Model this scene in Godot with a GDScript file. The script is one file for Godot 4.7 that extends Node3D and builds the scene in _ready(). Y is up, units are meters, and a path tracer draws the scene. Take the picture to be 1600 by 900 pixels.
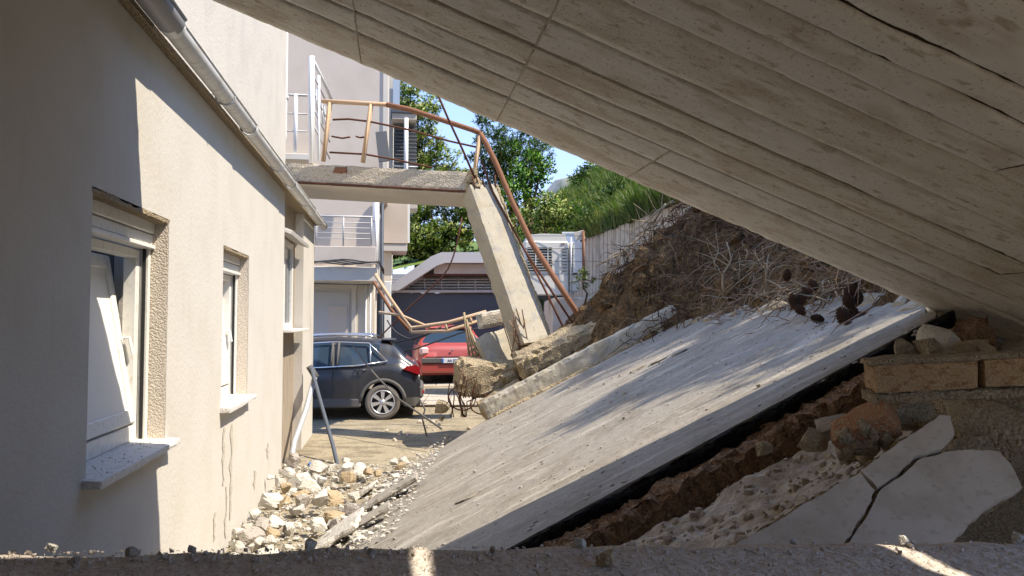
extends Node3D
# A courtyard seen from under a collapsed concrete slab. World axes: x right, y up, -z ahead of the viewer; ground about y = 0.

const EYE := 1.87
const FOCAL := 1155.0
var TILT := atan(50.0 / 1155.0)
const THETA := 0.1546          # the house runs away to the left by this angle
var rng := RandomNumberGenerator.new()
var M := {}
var chunks := []
var taken := {}

# ------------------------------------------------------------------ helpers
func at(px: float, py: float, depth: float) -> Vector3:
	var v := Vector3((px - 800.0) / FOCAL, (450.0 - py) / FOCAL, -1.0).rotated(Vector3.RIGHT, TILT)
	return Vector3(0, EYE, 0) + v * (depth / -v.z)

func rnd(a: float, b: float) -> float:
	return rng.randf_range(a, b)

func numbered(n: String) -> String:
	if not taken.has(n):
		taken[n] = 0
		return n
	taken[n] += 1
	return "%s_%03d" % [n, taken[n]]

func tag(o: Node, label: String, category: String, group := "", kind := "") -> Node:
	if label: o.set_meta("label", label)
	if category: o.set_meta("category", category)
	if group: o.set_meta("group", group)
	if kind: o.set_meta("kind", kind)
	return o

func thing(called: String, label: String, category: String, where := Vector3.ZERO, turn := 0.0, group := "") -> Node3D:
	var o := Node3D.new()
	o.name = numbered(called)
	add_child(o)
	o.position = where
	o.rotation.y = turn
	tag(o, label, category, group)
	return o

func S(flat := true) -> SurfaceTool:
	var s := SurfaceTool.new()
	s.begin(Mesh.PRIMITIVE_TRIANGLES)
	s.set_smooth_group(-1 if flat else 0)
	return s

func done(s: SurfaceTool) -> ArrayMesh:
	s.generate_normals()
	return s.commit()

func put(called: String, mesh, m: Material, parent: Node = self) -> MeshInstance3D:
	var o := MeshInstance3D.new()
	o.name = numbered(called) if parent == self else called
	o.mesh = done(mesh) if mesh is SurfaceTool else mesh
	o.material_override = m
	parent.add_child(o, true)
	return o

func tri(s: SurfaceTool, a: Vector3, b: Vector3, c: Vector3) -> void:
	s.add_vertex(a); s.add_vertex(b); s.add_vertex(c)

func quad(s: SurfaceTool, a: Vector3, b: Vector3, c: Vector3, d: Vector3) -> void:
	tri(s, a, b, c); tri(s, a, c, d)

# chamfered box
func bx(s: SurfaceTool, c: Vector3, size: Vector3, t := Transform3D.IDENTITY, bev := 0.0) -> void:
	var h := size / 2
	var b := minf(bev, minf(h.x, minf(h.y, h.z)) * 0.9)
	var P := func(i: Vector3, ax: int) -> Vector3:
		var q := Vector3(i.x * h.x, i.y * h.y, i.z * h.z)
		for k in 3:
			if k != ax: q[k] -= i[k] * b
		return t * (c + q)
	for ax in 3:
		var u := (ax + 1) % 3
		var v := (ax + 2) % 3
		for sg in [1.0, -1.0]:
			var pts := []
			for uv in [[-1, -1], [-1, 1], [1, 1], [1, -1]]:
				var i := Vector3.ZERO
				i[ax] = sg; i[u] = uv[0]; i[v] = uv[1]
				pts.append(P.call(i, ax))
			if sg > 0: quad(s, pts[0], pts[1], pts[2], pts[3])
			else: quad(s, pts[3], pts[2], pts[1], pts[0])
	if b <= 0.0: return
	for ax in 3:
		var u := (ax + 1) % 3
		var v := (ax + 2) % 3
		for su in [1.0, -1.0]:
			for sv in [1.0, -1.0]:
				var i := Vector3.ZERO
				i[u] = su; i[v] = sv
				var lo := i; lo[ax] = -1.0
				var hi := i; hi[ax] = 1.0
				var a: Vector3 = P.call(lo, u)
				var bb: Vector3 = P.call(lo, v)
				var cc: Vector3 = P.call(hi, v)
				var d: Vector3 = P.call(hi, u)
				if su * sv > 0: quad(s, a, d, cc, bb)
				else: quad(s, a, bb, cc, d)
	for sx in [1.0, -1.0]:
		for sy in [1.0, -1.0]:
			for sz in [1.0, -1.0]:
				var i := Vector3(sx, sy, sz)
				if sx * sy * sz < 0: tri(s, P.call(i, 0), P.call(i, 1), P.call(i, 2))
				else: tri(s, P.call(i, 0), P.call(i, 2), P.call(i, 1))

func tube(s: SurfaceTool, pts: Array, r, n := 8, cap := true) -> void:
	var rings := []
	var up := Vector3.UP
	for i in pts.size():
		var d: Vector3 = (pts[mini(i + 1, pts.size() - 1)] - pts[maxi(i - 1, 0)]).normalized()
		if absf(d.dot(up)) > 0.95: up = Vector3.RIGHT
		var a := d.cross(up).normalized()
		var b := a.cross(d).normalized()
		up = b
		var rr: float = r[i] if r is Array else r
		var ring := []
		for k in n:
			var an := TAU * k / n
			ring.append(pts[i] + (a * cos(an) + b * sin(an)) * rr)
		rings.append(ring)
	for i in rings.size() - 1:
		for k in n:
			quad(s, rings[i][k], rings[i][(k + 1) % n], rings[i + 1][(k + 1) % n], rings[i + 1][k])
	if cap:
		for k in range(1, n - 1):
			tri(s, rings[0][0], rings[0][k + 1], rings[0][k])
			tri(s, rings[-1][0], rings[-1][k], rings[-1][k + 1])

# profile: Array of Vector2(radius, along z), spun round z
func lathe(s: SurfaceTool, prof: Array, n: int, t := Transform3D.IDENTITY) -> void:
	for i in prof.size() - 1:
		for k in n:
			var a0 := TAU * k / n
			var a1 := TAU * (k + 1) / n
			var p: Vector2 = prof[i]
			var q: Vector2 = prof[i + 1]
			quad(s, t * Vector3(cos(a0) * p.x, sin(a0) * p.x, p.y), t * Vector3(cos(a1) * p.x, sin(a1) * p.x, p.y), t * Vector3(cos(a1) * q.x, sin(a1) * q.x, q.y), t * Vector3(cos(a0) * q.x, sin(a0) * q.x, q.y))

# polygon in x,y; extruded from z = 0 to z = -depth
func prism(s: SurfaceTool, poly: PackedVector2Array, depth: float, t := Transform3D.IDENTITY) -> void:
	var ix := Geometry2D.triangulate_polygon(poly)
	for k in range(0, ix.size(), 3):
		var a := poly[ix[k]]; var b := poly[ix[k + 1]]; var c := poly[ix[k + 2]]
		tri(s, t * Vector3(a.x, a.y, 0), t * Vector3(b.x, b.y, 0), t * Vector3(c.x, c.y, 0))
		tri(s, t * Vector3(a.x, a.y, -depth), t * Vector3(c.x, c.y, -depth), t * Vector3(b.x, b.y, -depth))
	for k in poly.size():
		var a := poly[k]; var b := poly[(k + 1) % poly.size()]
		quad(s, t * Vector3(a.x, a.y, 0), t * Vector3(b.x, b.y, 0), t * Vector3(b.x, b.y, -depth), t * Vector3(a.x, a.y, -depth))

# a polygon whose edges are broken up
func jagged(poly: Array, step: float, amp: float) -> PackedVector2Array:
	var out := PackedVector2Array()
	for k in poly.size():
		var a: Vector2 = poly[k]
		var b: Vector2 = poly[(k + 1) % poly.size()]
		var n := maxi(1, int(a.distance_to(b) / step))
		var nn := (b - a).normalized().orthogonal()
		out.append(a)
		for i in range(1, n):
			out.append(a.lerp(b, (i + rnd(-0.3, 0.3)) / n) + nn * rnd(-amp, amp))
	return out

var fn := FastNoiseLite.new()
func noise3(p: Vector3, f: float, seed_ := 1) -> float:
	fn.seed = seed_
	fn.frequency = f
	return fn.get_noise_3dv(p)

# subdivided box with broken, uneven surface; rough edges
func rough_box(size: Vector3, cell: float, amp: float, edge: float, seed_: int, flat := true) -> SurfaceTool:
	var s := S(flat)
	var h := size / 2
	var D := func(p: Vector3) -> Vector3:
		var q := p
		var near := 0
		for k in 3:
			if absf(absf(p[k]) - h[k]) < 0.001: near += 1
		var n := Vector3(noise3(p * 1.0 + Vector3(7, 0, 0), 3.0, seed_), noise3(p + Vector3(0, 9, 0), 3.0, seed_), noise3(p + Vector3(0, 0, 11), 3.0, seed_))
		var m := Vector3(noise3(p + Vector3(7, 0, 0), 14.0, seed_), noise3(p + Vector3(0, 9, 0), 14.0, seed_), noise3(p + Vector3(0, 0, 11), 14.0, seed_))
		q += (n + m) * amp
		if near >= 2:
			var bite := maxf(0.0, noise3(p, 5.0, seed_ + 3) + 0.25) * edge + absf(m.x) * edge * 0.7
			for k in 3:
				if absf(absf(p[k]) - h[k]) < 0.001: q[k] -= signf(p[k]) * bite
		return q
	for ax in 3:
		var u := (ax + 1) % 3
		var v := (ax + 2) % 3
		var nu := clampi(int(ceil(size[u] / cell)), 1, 140)
		var nv := clampi(int(ceil(size[v] / cell)), 1, 140)
		for sg in [1.0, -1.0]:
			var g := []
			for i in nu + 1:
				var row := []
				for j in nv + 1:
					var p := Vector3.ZERO
					p[ax] = sg * h[ax]; p[u] = -h[u] + size[u] * i / nu; p[v] = -h[v] + size[v] * j / nv
					row.append(D.call(p))
				g.append(row)
			for i in nu:
				for j in nv:
					if sg > 0: quad(s, g[i][j], g[i][j + 1], g[i + 1][j + 1], g[i + 1][j])
					else: quad(s, g[i + 1][j], g[i + 1][j + 1], g[i][j + 1], g[i][j])
	return s

# an angular lump of broken masonry, about one unit across
func chunk_mesh(seed_: int, n := 3, planes := 9, rough := 0.05) -> ArrayMesh:
	var r := RandomNumberGenerator.new()
	r.seed = seed_
	var pl := []
	for k in planes:
		pl.append([Vector3(r.randfn(), r.randfn(), r.randfn()).normalized(), r.randf_range(0.3, 0.5)])
	for d in [Vector3.UP, Vector3.DOWN, Vector3.LEFT, Vector3.RIGHT, Vector3.FORWARD, Vector3.BACK]:
		pl.append([d, r.randf_range(0.38, 0.55)])
	var s := S()
	var D := func(p: Vector3) -> Vector3:
		var d := p.normalized()
		var rad := 9.0
		for q in pl:
			var c: float = d.dot(q[0])
			if c > 0.05: rad = minf(rad, q[1] / c)
		return d * rad * (1.0 + rough * noise3(d * 2.0 + Vector3(seed_, 0, 0), 2.0, 5))
	for ax in 3:
		var u := (ax + 1) % 3
		var v := (ax + 2) % 3
		for sg in [1.0, -1.0]:
			for i in n:
				for j in n:
					var c := []
					for uv in [[0, 0], [0, 1], [1, 1], [1, 0]]:
						var p := Vector3.ZERO
						p[ax] = sg; p[u] = -1.0 + 2.0 * (i + uv[0]) / n; p[v] = -1.0 + 2.0 * (j + uv[1]) / n
						c.append(D.call(p))
					if sg > 0: quad(s, c[0], c[1], c[2], c[3])
					else: quad(s, c[3], c[2], c[1], c[0])
	return done(s)

func lump(called: String, label: String, category: String, where: Vector3, size: Vector3, m: Material, group := "", variant := -1) -> MeshInstance3D:
	var o := put(called, chunks[variant if variant >= 0 else rng.randi() % chunks.size()], m)
	o.position = where
	o.rotation = Vector3(rnd(0, 0.5), rnd(0, TAU), rnd(0, 0.5))
	o.scale = size
	tag(o, label, category, group)
	return o

# ------------------------------------------------------------------ textures and materials
func grey(size: int, freq: float, oct: int, su: int, sv: int, seed_: int, kind := FastNoiseLite.TYPE_SIMPLEX_SMOOTH) -> PackedByteArray:
	var n := FastNoiseLite.new()
	n.noise_type = kind
	n.seed = seed_
	n.frequency = freq
	n.fractal_octaves = oct
	if oct == 1: n.fractal_type = FastNoiseLite.FRACTAL_NONE
	var im := n.get_seamless_image(maxi(size / su, 8), maxi(size / sv, 8))
	im.convert(Image.FORMAT_L8)
	if su > 1 or sv > 1: im.resize(size, size, Image.INTERPOLATE_CUBIC)
	return im.get_data()

# layers: [freq, octaves, stretch u, stretch v, low, high, colour, share]
func paint(base: Color, layers: Array, seed_: int, size := 512) -> ImageTexture:
	var n := size * size
	var px := PackedFloat32Array()
	px.resize(n * 3)
	for i in n:
		px[i * 3] = base.r; px[i * 3 + 1] = base.g; px[i * 3 + 2] = base.b
	var k := 0
	for l in layers:
		var g := grey(size, l[0], l[1], l[2], l[3], seed_ + 17 * k)
		k += 1
		var lut := PackedFloat32Array()
		lut.resize(256)
		for i in 256: lut[i] = smoothstep(l[4], l[5], i / 255.0) * l[7]
		var c: Color = l[6]
		for i in n:
			var w := lut[g[i]]
			if w > 0.0:
				var j := i * 3
				px[j] += (c.r - px[j]) * w
				px[j + 1] += (c.g - px[j + 1]) * w
				px[j + 2] += (c.b - px[j + 2]) * w
	var b := PackedByteArray()
	b.resize(n * 3)
	for i in n * 3: b[i] = clampi(int(px[i] * 255.0), 0, 255)
	return ImageTexture.create_from_image(Image.create_from_data(size, size, false, Image.FORMAT_RGB8, b))

func relief(layers: Array, seed_: int, size := 512) -> ImageTexture:
	var n := size * size
	var px := PackedFloat32Array()
	px.resize(n)
	var k := 0
	for l in layers:
		var g := grey(size, l[0], l[1], l[2], l[3], seed_ + 31 * k)
		k += 1
		for i in n: px[i] += smoothstep(l[4], l[5], g[i] / 255.0) * l[6]
	var b := PackedByteArray()
	b.resize(n)
	for i in n: b[i] = clampi(int(px[i] * 255.0), 0, 255)
	return ImageTexture.create_from_image(Image.create_from_data(size, size, false, Image.FORMAT_L8, b))

func mat(called: String, tex: Texture2D, rough := 0.9, scale := 1.0, bump: Texture2D = null, cm := 1.0, world := false) -> StandardMaterial3D:
	var m := StandardMaterial3D.new()
	m.resource_name = called
	m.albedo_texture = tex
	m.roughness = rough
	m.metallic_specular = 0.3
	m.uv1_triplanar = true
	m.uv1_world_triplanar = world
	m.uv1_scale = Vector3.ONE * scale
	if bump:
		m.heightmap_enabled = true
		m.heightmap_texture = bump
		m.heightmap_scale = cm
	M[called] = m
	return m

func plain(called: String, c: Color, rough := 0.6, metal := 0.0) -> StandardMaterial3D:   # c linear
	var m := StandardMaterial3D.new()
	m.resource_name = called
	m.albedo_color = c.linear_to_srgb()
	m.roughness = rough
	m.metallic = metal
	M[called] = m
	return m

func C(r: int, g: int, b: int) -> Color:
	return Color(r / 255.0, g / 255.0, b / 255.0)

func make_materials() -> void:
	var grit := relief([[0.09, 3, 1, 1, 0.2, 0.9, 0.6], [0.3, 1, 1, 1, 0.3, 0.8, 0.4]], 3)
	var coarse := relief([[0.05, 4, 1, 1, 0.2, 0.85, 0.8], [0.22, 1, 1, 1, 0.55, 0.7, 0.2]], 5)
	var pebbly := relief([[0.055, 2, 1, 1, 0.3, 0.75, 1.0]], 8)
	var streaky := relief([[0.05, 3, 8, 1, 0.2, 0.8, 0.5], [0.15, 2, 1, 1, 0.55, 0.75, 0.4]], 9)
	var soft := relief([[0.02, 3, 4, 1, 0.2, 0.8, 0.5], [0.12, 2, 1, 1, 0.6, 0.85, 0.3]], 10)
	mat("cream_plaster", paint(C(199, 194, 185), [[0.006, 3, 1, 1, 0.4, 0.9, C(190, 184, 171), 0.4], [0.02, 3, 1, 4, 0.66, 0.95, C(182, 176, 163), 0.2], [0.2, 2, 1, 1, 0.68, 0.95, C(177, 169, 156), 0.25]], 11), 0.95, 0.45, grit, 0.13)
	mat("coarse_plaster", paint(C(214, 203, 189), [[0.05, 2, 1, 1, 0.5, 0.8, C(196, 184, 167), 0.6]], 12), 0.95, 2.2, coarse, 0.5)
	mat("white_plaster", paint(C(195, 190, 182), [[0.007, 3, 1, 1, 0.4, 0.9, C(185, 180, 173), 0.7], [0.05, 2, 1, 1, 0.65, 0.9, C(177, 171, 164), 0.3]], 13), 0.95, 0.4, grit, 0.2)
	mat("darker_bay_plaster", paint(C(158, 146, 130), [[0.02, 3, 1, 4, 0.4, 0.9, C(140, 128, 112), 0.6]], 14), 0.95, 0.6, grit, 0.3)  # darker grey-brown than the other house walls
	mat("beige_render", paint(C(200, 188, 175), [[0.01, 3, 1, 1, 0.4, 0.9, C(191, 179, 164), 0.6]], 15), 0.95, 0.2)
	mat("pale_render", paint(C(209, 201, 188), [[0.01, 3, 1, 1, 0.4, 0.9, C(194, 189, 180), 0.6]], 16), 0.95, 0.2)
	mat("soffit", paint(C(221, 216, 206), [
		[0.008, 4, 2, 1, 0.45, 0.85, C(198, 187, 173), 0.75],
		[0.02, 3, 3, 1, 0.6, 0.9, C(235, 232, 224), 0.5],
		[0.02, 5, 2, 1, 0.68, 0.84, C(166, 149, 127), 0.65],
		[0.08, 4, 1, 1, 0.74, 0.84, C(140, 122, 104), 0.6],
		[0.2, 2, 1, 1, 0.8, 0.9, C(122, 109, 91), 0.6]], 21, 1024), 0.95, 0.5, grit, 0.2)
	mat("porous_soffit", paint(C(217, 210, 197), [
		[0.008, 4, 2, 1, 0.45, 0.85, C(192, 178, 159), 0.7],
		[0.04, 4, 2, 1, 0.64, 0.82, C(165, 147, 124), 0.6],
		[0.14, 4, 1, 1, 0.68, 0.82, C(137, 119, 99), 0.7],
		[0.02, 3, 4, 1, 0.66, 0.85, C(231, 226, 217), 0.6]], 24, 1024), 0.95, 0.45, coarse, 0.3)
	mat("groove_dirt", paint(C(82, 68, 53), [[0.06, 3, 1, 1, 0.5, 0.8, C(54, 44, 34), 0.8]], 22), 1.0, 1.5, coarse, 1.0)
	mat("leaked_mortar", paint(C(196, 186, 168), [[0.06, 3, 1, 1, 0.5, 0.8, C(172, 158, 136), 0.8]], 23), 0.95, 1.5, coarse, 0.6)
	mat("fallen_concrete", paint(C(147, 141, 131), [
		[0.005, 4, 1, 1, 0.4, 0.8, C(133, 126, 115), 0.8],
		[0.03, 5, 1, 1, 0.5, 0.8, C(158, 152, 141), 0.6],
		[0.02, 5, 8, 1, 0.6, 0.85, C(176, 169, 156), 0.35],
		[0.012, 5, 5, 1, 0.68, 0.84, C(195, 188, 175), 0.45],
		[0.03, 4, 12, 1, 0.68, 0.86, C(122, 107, 88), 0.4],
		[0.06, 4, 1, 1, 0.7, 0.82, C(120, 110, 99), 0.5],
		[0.22, 3, 1, 1, 0.72, 0.86, C(104, 96, 86), 0.6]], 31, 1024), 0.95, 0.33, coarse, 0.25)
	M.fallen_concrete.metallic_specular = 0.1
	mat("slab_edge_concrete", paint(C(193, 184, 168), [[0.03, 4, 1, 1, 0.45, 0.8, C(164, 151, 128), 0.8], [0.12, 3, 1, 1, 0.66, 0.82, C(116, 101, 82), 0.6], [0.02, 3, 1, 1, 0.6, 0.85, C(195, 189, 175), 0.6]], 33), 0.95, 1.0, coarse, 1.0)
	mat("cream_concrete", paint(C(169, 162, 146), [[0.008, 4, 1, 1, 0.45, 0.85, C(159, 149, 129), 0.7], [0.05, 4, 1, 3, 0.72, 0.9, C(129, 117, 96), 0.5], [0.012, 3, 1, 1, 0.62, 0.8, C(147, 145, 142), 0.5]], 34), 0.95, 0.5, grit, 0.3)
	mat("broken_concrete", paint(C(178, 164, 138), [[0.04, 4, 1, 1, 0.4, 0.8, C(136, 118, 92), 0.8], [0.15, 2, 1, 1, 0.65, 0.8, C(108, 94, 76), 0.7], [0.02, 2, 1, 1, 0.6, 0.8, C(196, 176, 130), 0.6]], 35), 1.0, 1.2, coarse, 2.0, true)
	mat("white_rubble", paint(C(196, 192, 182), [[0.03, 4, 1, 1, 0.5, 0.8, C(171, 157, 135), 0.7], [0.1, 2, 1, 1, 0.7, 0.85, C(143, 129, 108), 0.5]], 36), 0.95, 2.0, coarse, 0.6, true)
	mat("tan_rubble", paint(C(174, 155, 125), [[0.04, 4, 1, 1, 0.5, 0.8, C(146, 126, 97), 0.7]], 37), 0.95, 2.0, coarse, 0.8, true)
	mat("grey_rubble", paint(C(168, 160, 150), [[0.04, 4, 1, 1, 0.5, 0.8, C(136, 126, 114), 0.7]], 38), 0.95, 2.0, coarse, 0.8, true)
	mat("brick_clay", paint(C(183, 152, 115), [[0.02, 3, 2, 1, 0.5, 0.8, C(145, 108, 75), 0.8], [0.06, 3, 1, 1, 0.5, 0.75, C(197, 177, 148), 0.75], [0.15, 2, 1, 1, 0.7, 0.85, C(101, 73, 51), 0.6]], 41), 0.95, 2.5, coarse, 0.6)
	mat("red_brick", paint(C(176, 124, 92), [[0.04, 3, 1, 1, 0.42, 0.7, C(172, 152, 122), 0.95], [0.15, 2, 1, 1, 0.7, 0.85, C(120, 76, 52), 0.6]], 42), 0.95, 2.5, coarse, 0.6)
	mat("mortar", paint(C(187, 170, 143), [[0.05, 4, 1, 1, 0.45, 0.8, C(151, 132, 105), 0.8], [0.2, 2, 1, 1, 0.7, 0.85, C(113, 98, 77), 0.6]], 43), 1.0, 2.0, coarse, 2.0, true)
	mat("debris_dust", paint(C(183, 170, 154), [[0.02, 4, 4, 1, 0.45, 0.8, C(159, 144, 124), 0.8], [0.14, 3, 1, 1, 0.7, 0.85, C(127, 113, 97), 0.6], [0.02, 3, 3, 1, 0.62, 0.8, C(193, 187, 177), 0.7]], 44), 1.0, 0.9, coarse, 0.5, true)
	mat("grey_plaster", paint(C(211, 200, 185), [[0.008, 4, 1, 1, 0.4, 0.8, C(196, 184, 166), 0.8], [0.03, 4, 1, 1, 0.66, 0.85, C(180, 166, 144), 0.5], [0.15, 2, 1, 1, 0.76, 0.88, C(163, 149, 127), 0.5]], 45), 0.9, 1.0, grit, 0.1)
	mat("bitumen", paint(C(30, 29, 28), [[0.1, 3, 1, 1, 0.55, 0.8, C(52, 46, 40), 0.7]], 46), 0.75, 2.0, coarse, 1.5)
	mat("brown_foam", paint(C(148, 118, 92), [[0.02, 4, 1, 3, 0.45, 0.75, C(100, 74, 56), 0.85], [0.06, 4, 1, 1, 0.55, 0.75, C(190, 166, 138), 0.75]], 47), 1.0, 1.6, coarse, 2.0)
	mat("ledge_concrete", paint(C(209, 198, 186), [[0.02, 4, 1, 1, 0.45, 0.8, C(190, 178, 165), 0.7], [0.12, 3, 1, 1, 0.7, 0.82, C(121, 109, 98), 0.7], [0.02, 3, 1, 1, 0.66, 0.85, C(186, 175, 163), 0.6]], 51), 0.95, 2.0, coarse, 0.35, true)
	mat("ground_dust", paint(C(152, 141, 119), [[0.01, 4, 1, 1, 0.4, 0.8, C(129, 119, 100), 0.8], [0.03, 3, 6, 1, 0.58, 0.8, C(110, 100, 85), 0.6], [0.15, 2, 1, 1, 0.7, 0.85, C(91, 81, 67), 0.5]], 52), 1.0, 0.25, coarse, 1.5, true)
	mat("paver", paint(C(180, 172, 158), [[0.03, 3, 1, 1, 0.4, 0.8, C(158, 149, 134), 0.8]], 53), 0.95, 0.7, coarse, 0.5, true)
	mat("soil", paint(C(115, 94, 67), [[0.02, 4, 1, 1, 0.45, 0.75, C(59, 44, 30), 0.85], [0.03, 4, 1, 1, 0.55, 0.75, C(138, 111, 71), 0.8], [0.14, 3, 1, 1, 0.6, 0.8, C(44, 33, 25), 0.8]], 61), 1.0, 0.6, coarse, 6.0, true)
	mat("retaining", paint(C(186, 178, 164), [[0.02, 4, 1, 4, 0.45, 0.8, C(160, 151, 136), 0.8], [0.08, 3, 1, 4, 0.65, 0.8, C(128, 118, 104), 0.6]], 62), 0.95, 0.3)
	mat("hill_grass", paint(C(98, 118, 58), [[0.02, 4, 1, 1, 0.4, 0.8, C(70, 96, 42), 0.8], [0.05, 3, 1, 1, 0.6, 0.8, C(146, 142, 82), 0.6]], 63), 1.0, 0.15, null, 1.0, true)
	mat("far_rock", paint(C(168, 166, 164), [[0.02, 4, 2, 1, 0.4, 0.7, C(126, 126, 130), 0.8], [0.01, 3, 1, 1, 0.55, 0.75, C(170, 168, 106), 0.8], [0.05, 3, 1, 1, 0.6, 0.75, C(104, 116, 80), 0.7]], 64), 1.0, 0.04, null, 1.0, true)
	mat("bark", paint(C(104, 84, 66), [[0.05, 3, 1, 6, 0.4, 0.8, C(66, 52, 42), 0.9]], 65), 1.0, 1.0, coarse, 1.0)
	mat("dead_wood", paint(C(158, 145, 122), [[0.05, 3, 1, 6, 0.4, 0.8, C(129, 112, 89), 0.8]], 66), 0.95, 2.0)
	mat("root_wood", paint(C(141, 117, 95), [[0.05, 3, 1, 1, 0.4, 0.8, C(101, 79, 64), 0.9]], 67), 1.0, 2.0)
	mat("cone_scales", paint(C(98, 72, 54), [[0.1, 3, 1, 1, 0.4, 0.8, C(58, 42, 32), 0.9]], 68), 0.95, 6.0, coarse, 0.8)
	mat("rust", paint(C(136, 96, 73), [[0.05, 3, 1, 1, 0.45, 0.8, C(100, 66, 50), 0.8], [0.12, 3, 1, 1, 0.6, 0.8, C(165, 143, 121), 0.7]], 71), 0.85, 2.0, coarse, 0.2)
	mat("pale_rust", paint(C(192, 172, 146), [[0.05, 3, 1, 1, 0.5, 0.8, C(178, 118, 74), 0.8], [0.12, 3, 1, 1, 0.68, 0.8, C(120, 80, 54), 0.7]], 72), 0.8, 2.0)
	mat("dark_rust", paint(C(98, 66, 52), [[0.1, 3, 1, 1, 0.45, 0.8, C(62, 44, 38), 0.8]], 73), 0.9, 3.0)
	mat("marble_sill", paint(C(216, 212, 206), [[0.02, 4, 1, 1, 0.55, 0.8, C(192, 187, 180), 0.6], [0.12, 3, 1, 1, 0.66, 0.8, C(150, 140, 126), 0.5]], 74), 0.6, 1.5, coarse, 0.2)
	mat("pvc", paint(C(226, 224, 218), [[0.03, 3, 1, 1, 0.55, 0.85, C(208, 203, 192), 0.6]], 75), 0.35, 1.0)
	mat("gutter_pvc", paint(C(214, 213, 210), [[0.02, 3, 4, 1, 0.5, 0.85, C(186, 180, 166), 0.7], [0.1, 3, 1, 1, 0.7, 0.8, C(150, 140, 122), 0.5]], 76), 0.4, 1.0)
	mat("dirt_streak", paint(C(188, 181, 167), [[0.05, 3, 1, 3, 0.45, 0.8, C(164, 157, 143), 0.8], [0.1, 3, 1, 2, 0.66, 0.85, C(120, 113, 101), 0.7]], 78), 1.0, 1.2)
	plain("grey_pipe", Color(0.28, 0.28, 0.29), 0.45)
	plain("white_panel", Color(0.74, 0.73, 0.70), 0.4)  # opaque white colour for the sash panes
	plain("dark_rubber", Color(0.02, 0.02, 0.02), 0.7)
	plain("curtain_brown", Color(0.22, 0.15, 0.09), 0.9)
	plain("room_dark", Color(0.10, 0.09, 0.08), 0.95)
	plain("galvanised", Color(0.52, 0.53, 0.54), 0.4, 0.3)
	plain("rail_grey", Color(0.42, 0.42, 0.43), 0.5, 0.2)
	plain("white_metal", Color(0.72, 0.72, 0.71), 0.4)
	plain("slate_blue", Color(0.085, 0.10, 0.125), 0.85)
	plain("panel_grey", Color(0.10, 0.10, 0.10), 0.7)
	plain("shutter_grey", Color(0.52, 0.50, 0.47), 0.8)
	plain("canopy_metal", Color(0.56, 0.56, 0.57), 0.45)
	plain("cable_black", Color(0.025, 0.025, 0.028), 0.6)
	plain("blue_plastic", Color(0.03, 0.16, 0.5), 0.5)
	plain("ac_paint", Color(0.66, 0.64, 0.59), 0.5)
	plain("ac_dark", Color(0.05, 0.06, 0.06), 0.8)
	plain("blue_sheet", Color(0.42, 0.5, 0.6), 0.5)
	plain("car_black", Color(0.010, 0.011, 0.016), 0.25).clearcoat_enabled = true
	plain("car_red", Color(0.36, 0.045, 0.03), 0.35).clearcoat_enabled = true
	plain("cladding", Color(0.10, 0.095, 0.09), 0.8)
	plain("car_glass", Color(0.03, 0.05, 0.075), 0.05)
	plain("tail_lens", Color(0.28, 0.01, 0.015), 0.15)
	plain("clear_lens", Color(0.62, 0.42, 0.40), 0.12)
	plain("chrome", Color(0.72, 0.72, 0.73), 0.2, 0.9)
	plain("alloy", Color(0.62, 0.62, 0.63), 0.3, 0.6)
	plain("tyre", Color(0.16, 0.14, 0.12), 0.95)
	plain("plate_white", Color(0.7, 0.72, 0.74), 0.5)
	plain("plate_blue", Color(0.03, 0.1, 0.4), 0.5)
	plain("ink", Color(0.02, 0.02, 0.02), 0.8)
	for k in [["pine_leaf", Color(0.34, 0.42, 0.12)], ["dark_leaf", Color(0.13, 0.22, 0.06)], ["bright_leaf", Color(0.24, 0.45, 0.09)], ["olive_leaf", Color(0.42, 0.48, 0.16)], ["grass_blade", Color(0.12, 0.17, 0.05)]]:
		var m := plain(k[0], Color.WHITE, 0.7)
		m.vertex_color_use_as_albedo = true
		m.albedo_color = (k[1] as Color).linear_to_srgb()
		m.backlight_enabled = true
		m.backlight = Color(0.6, 0.8, 0.3)
	for k in 12: chunks.append(chunk_mesh(100 + k, 4, 5, 0.03))

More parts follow.
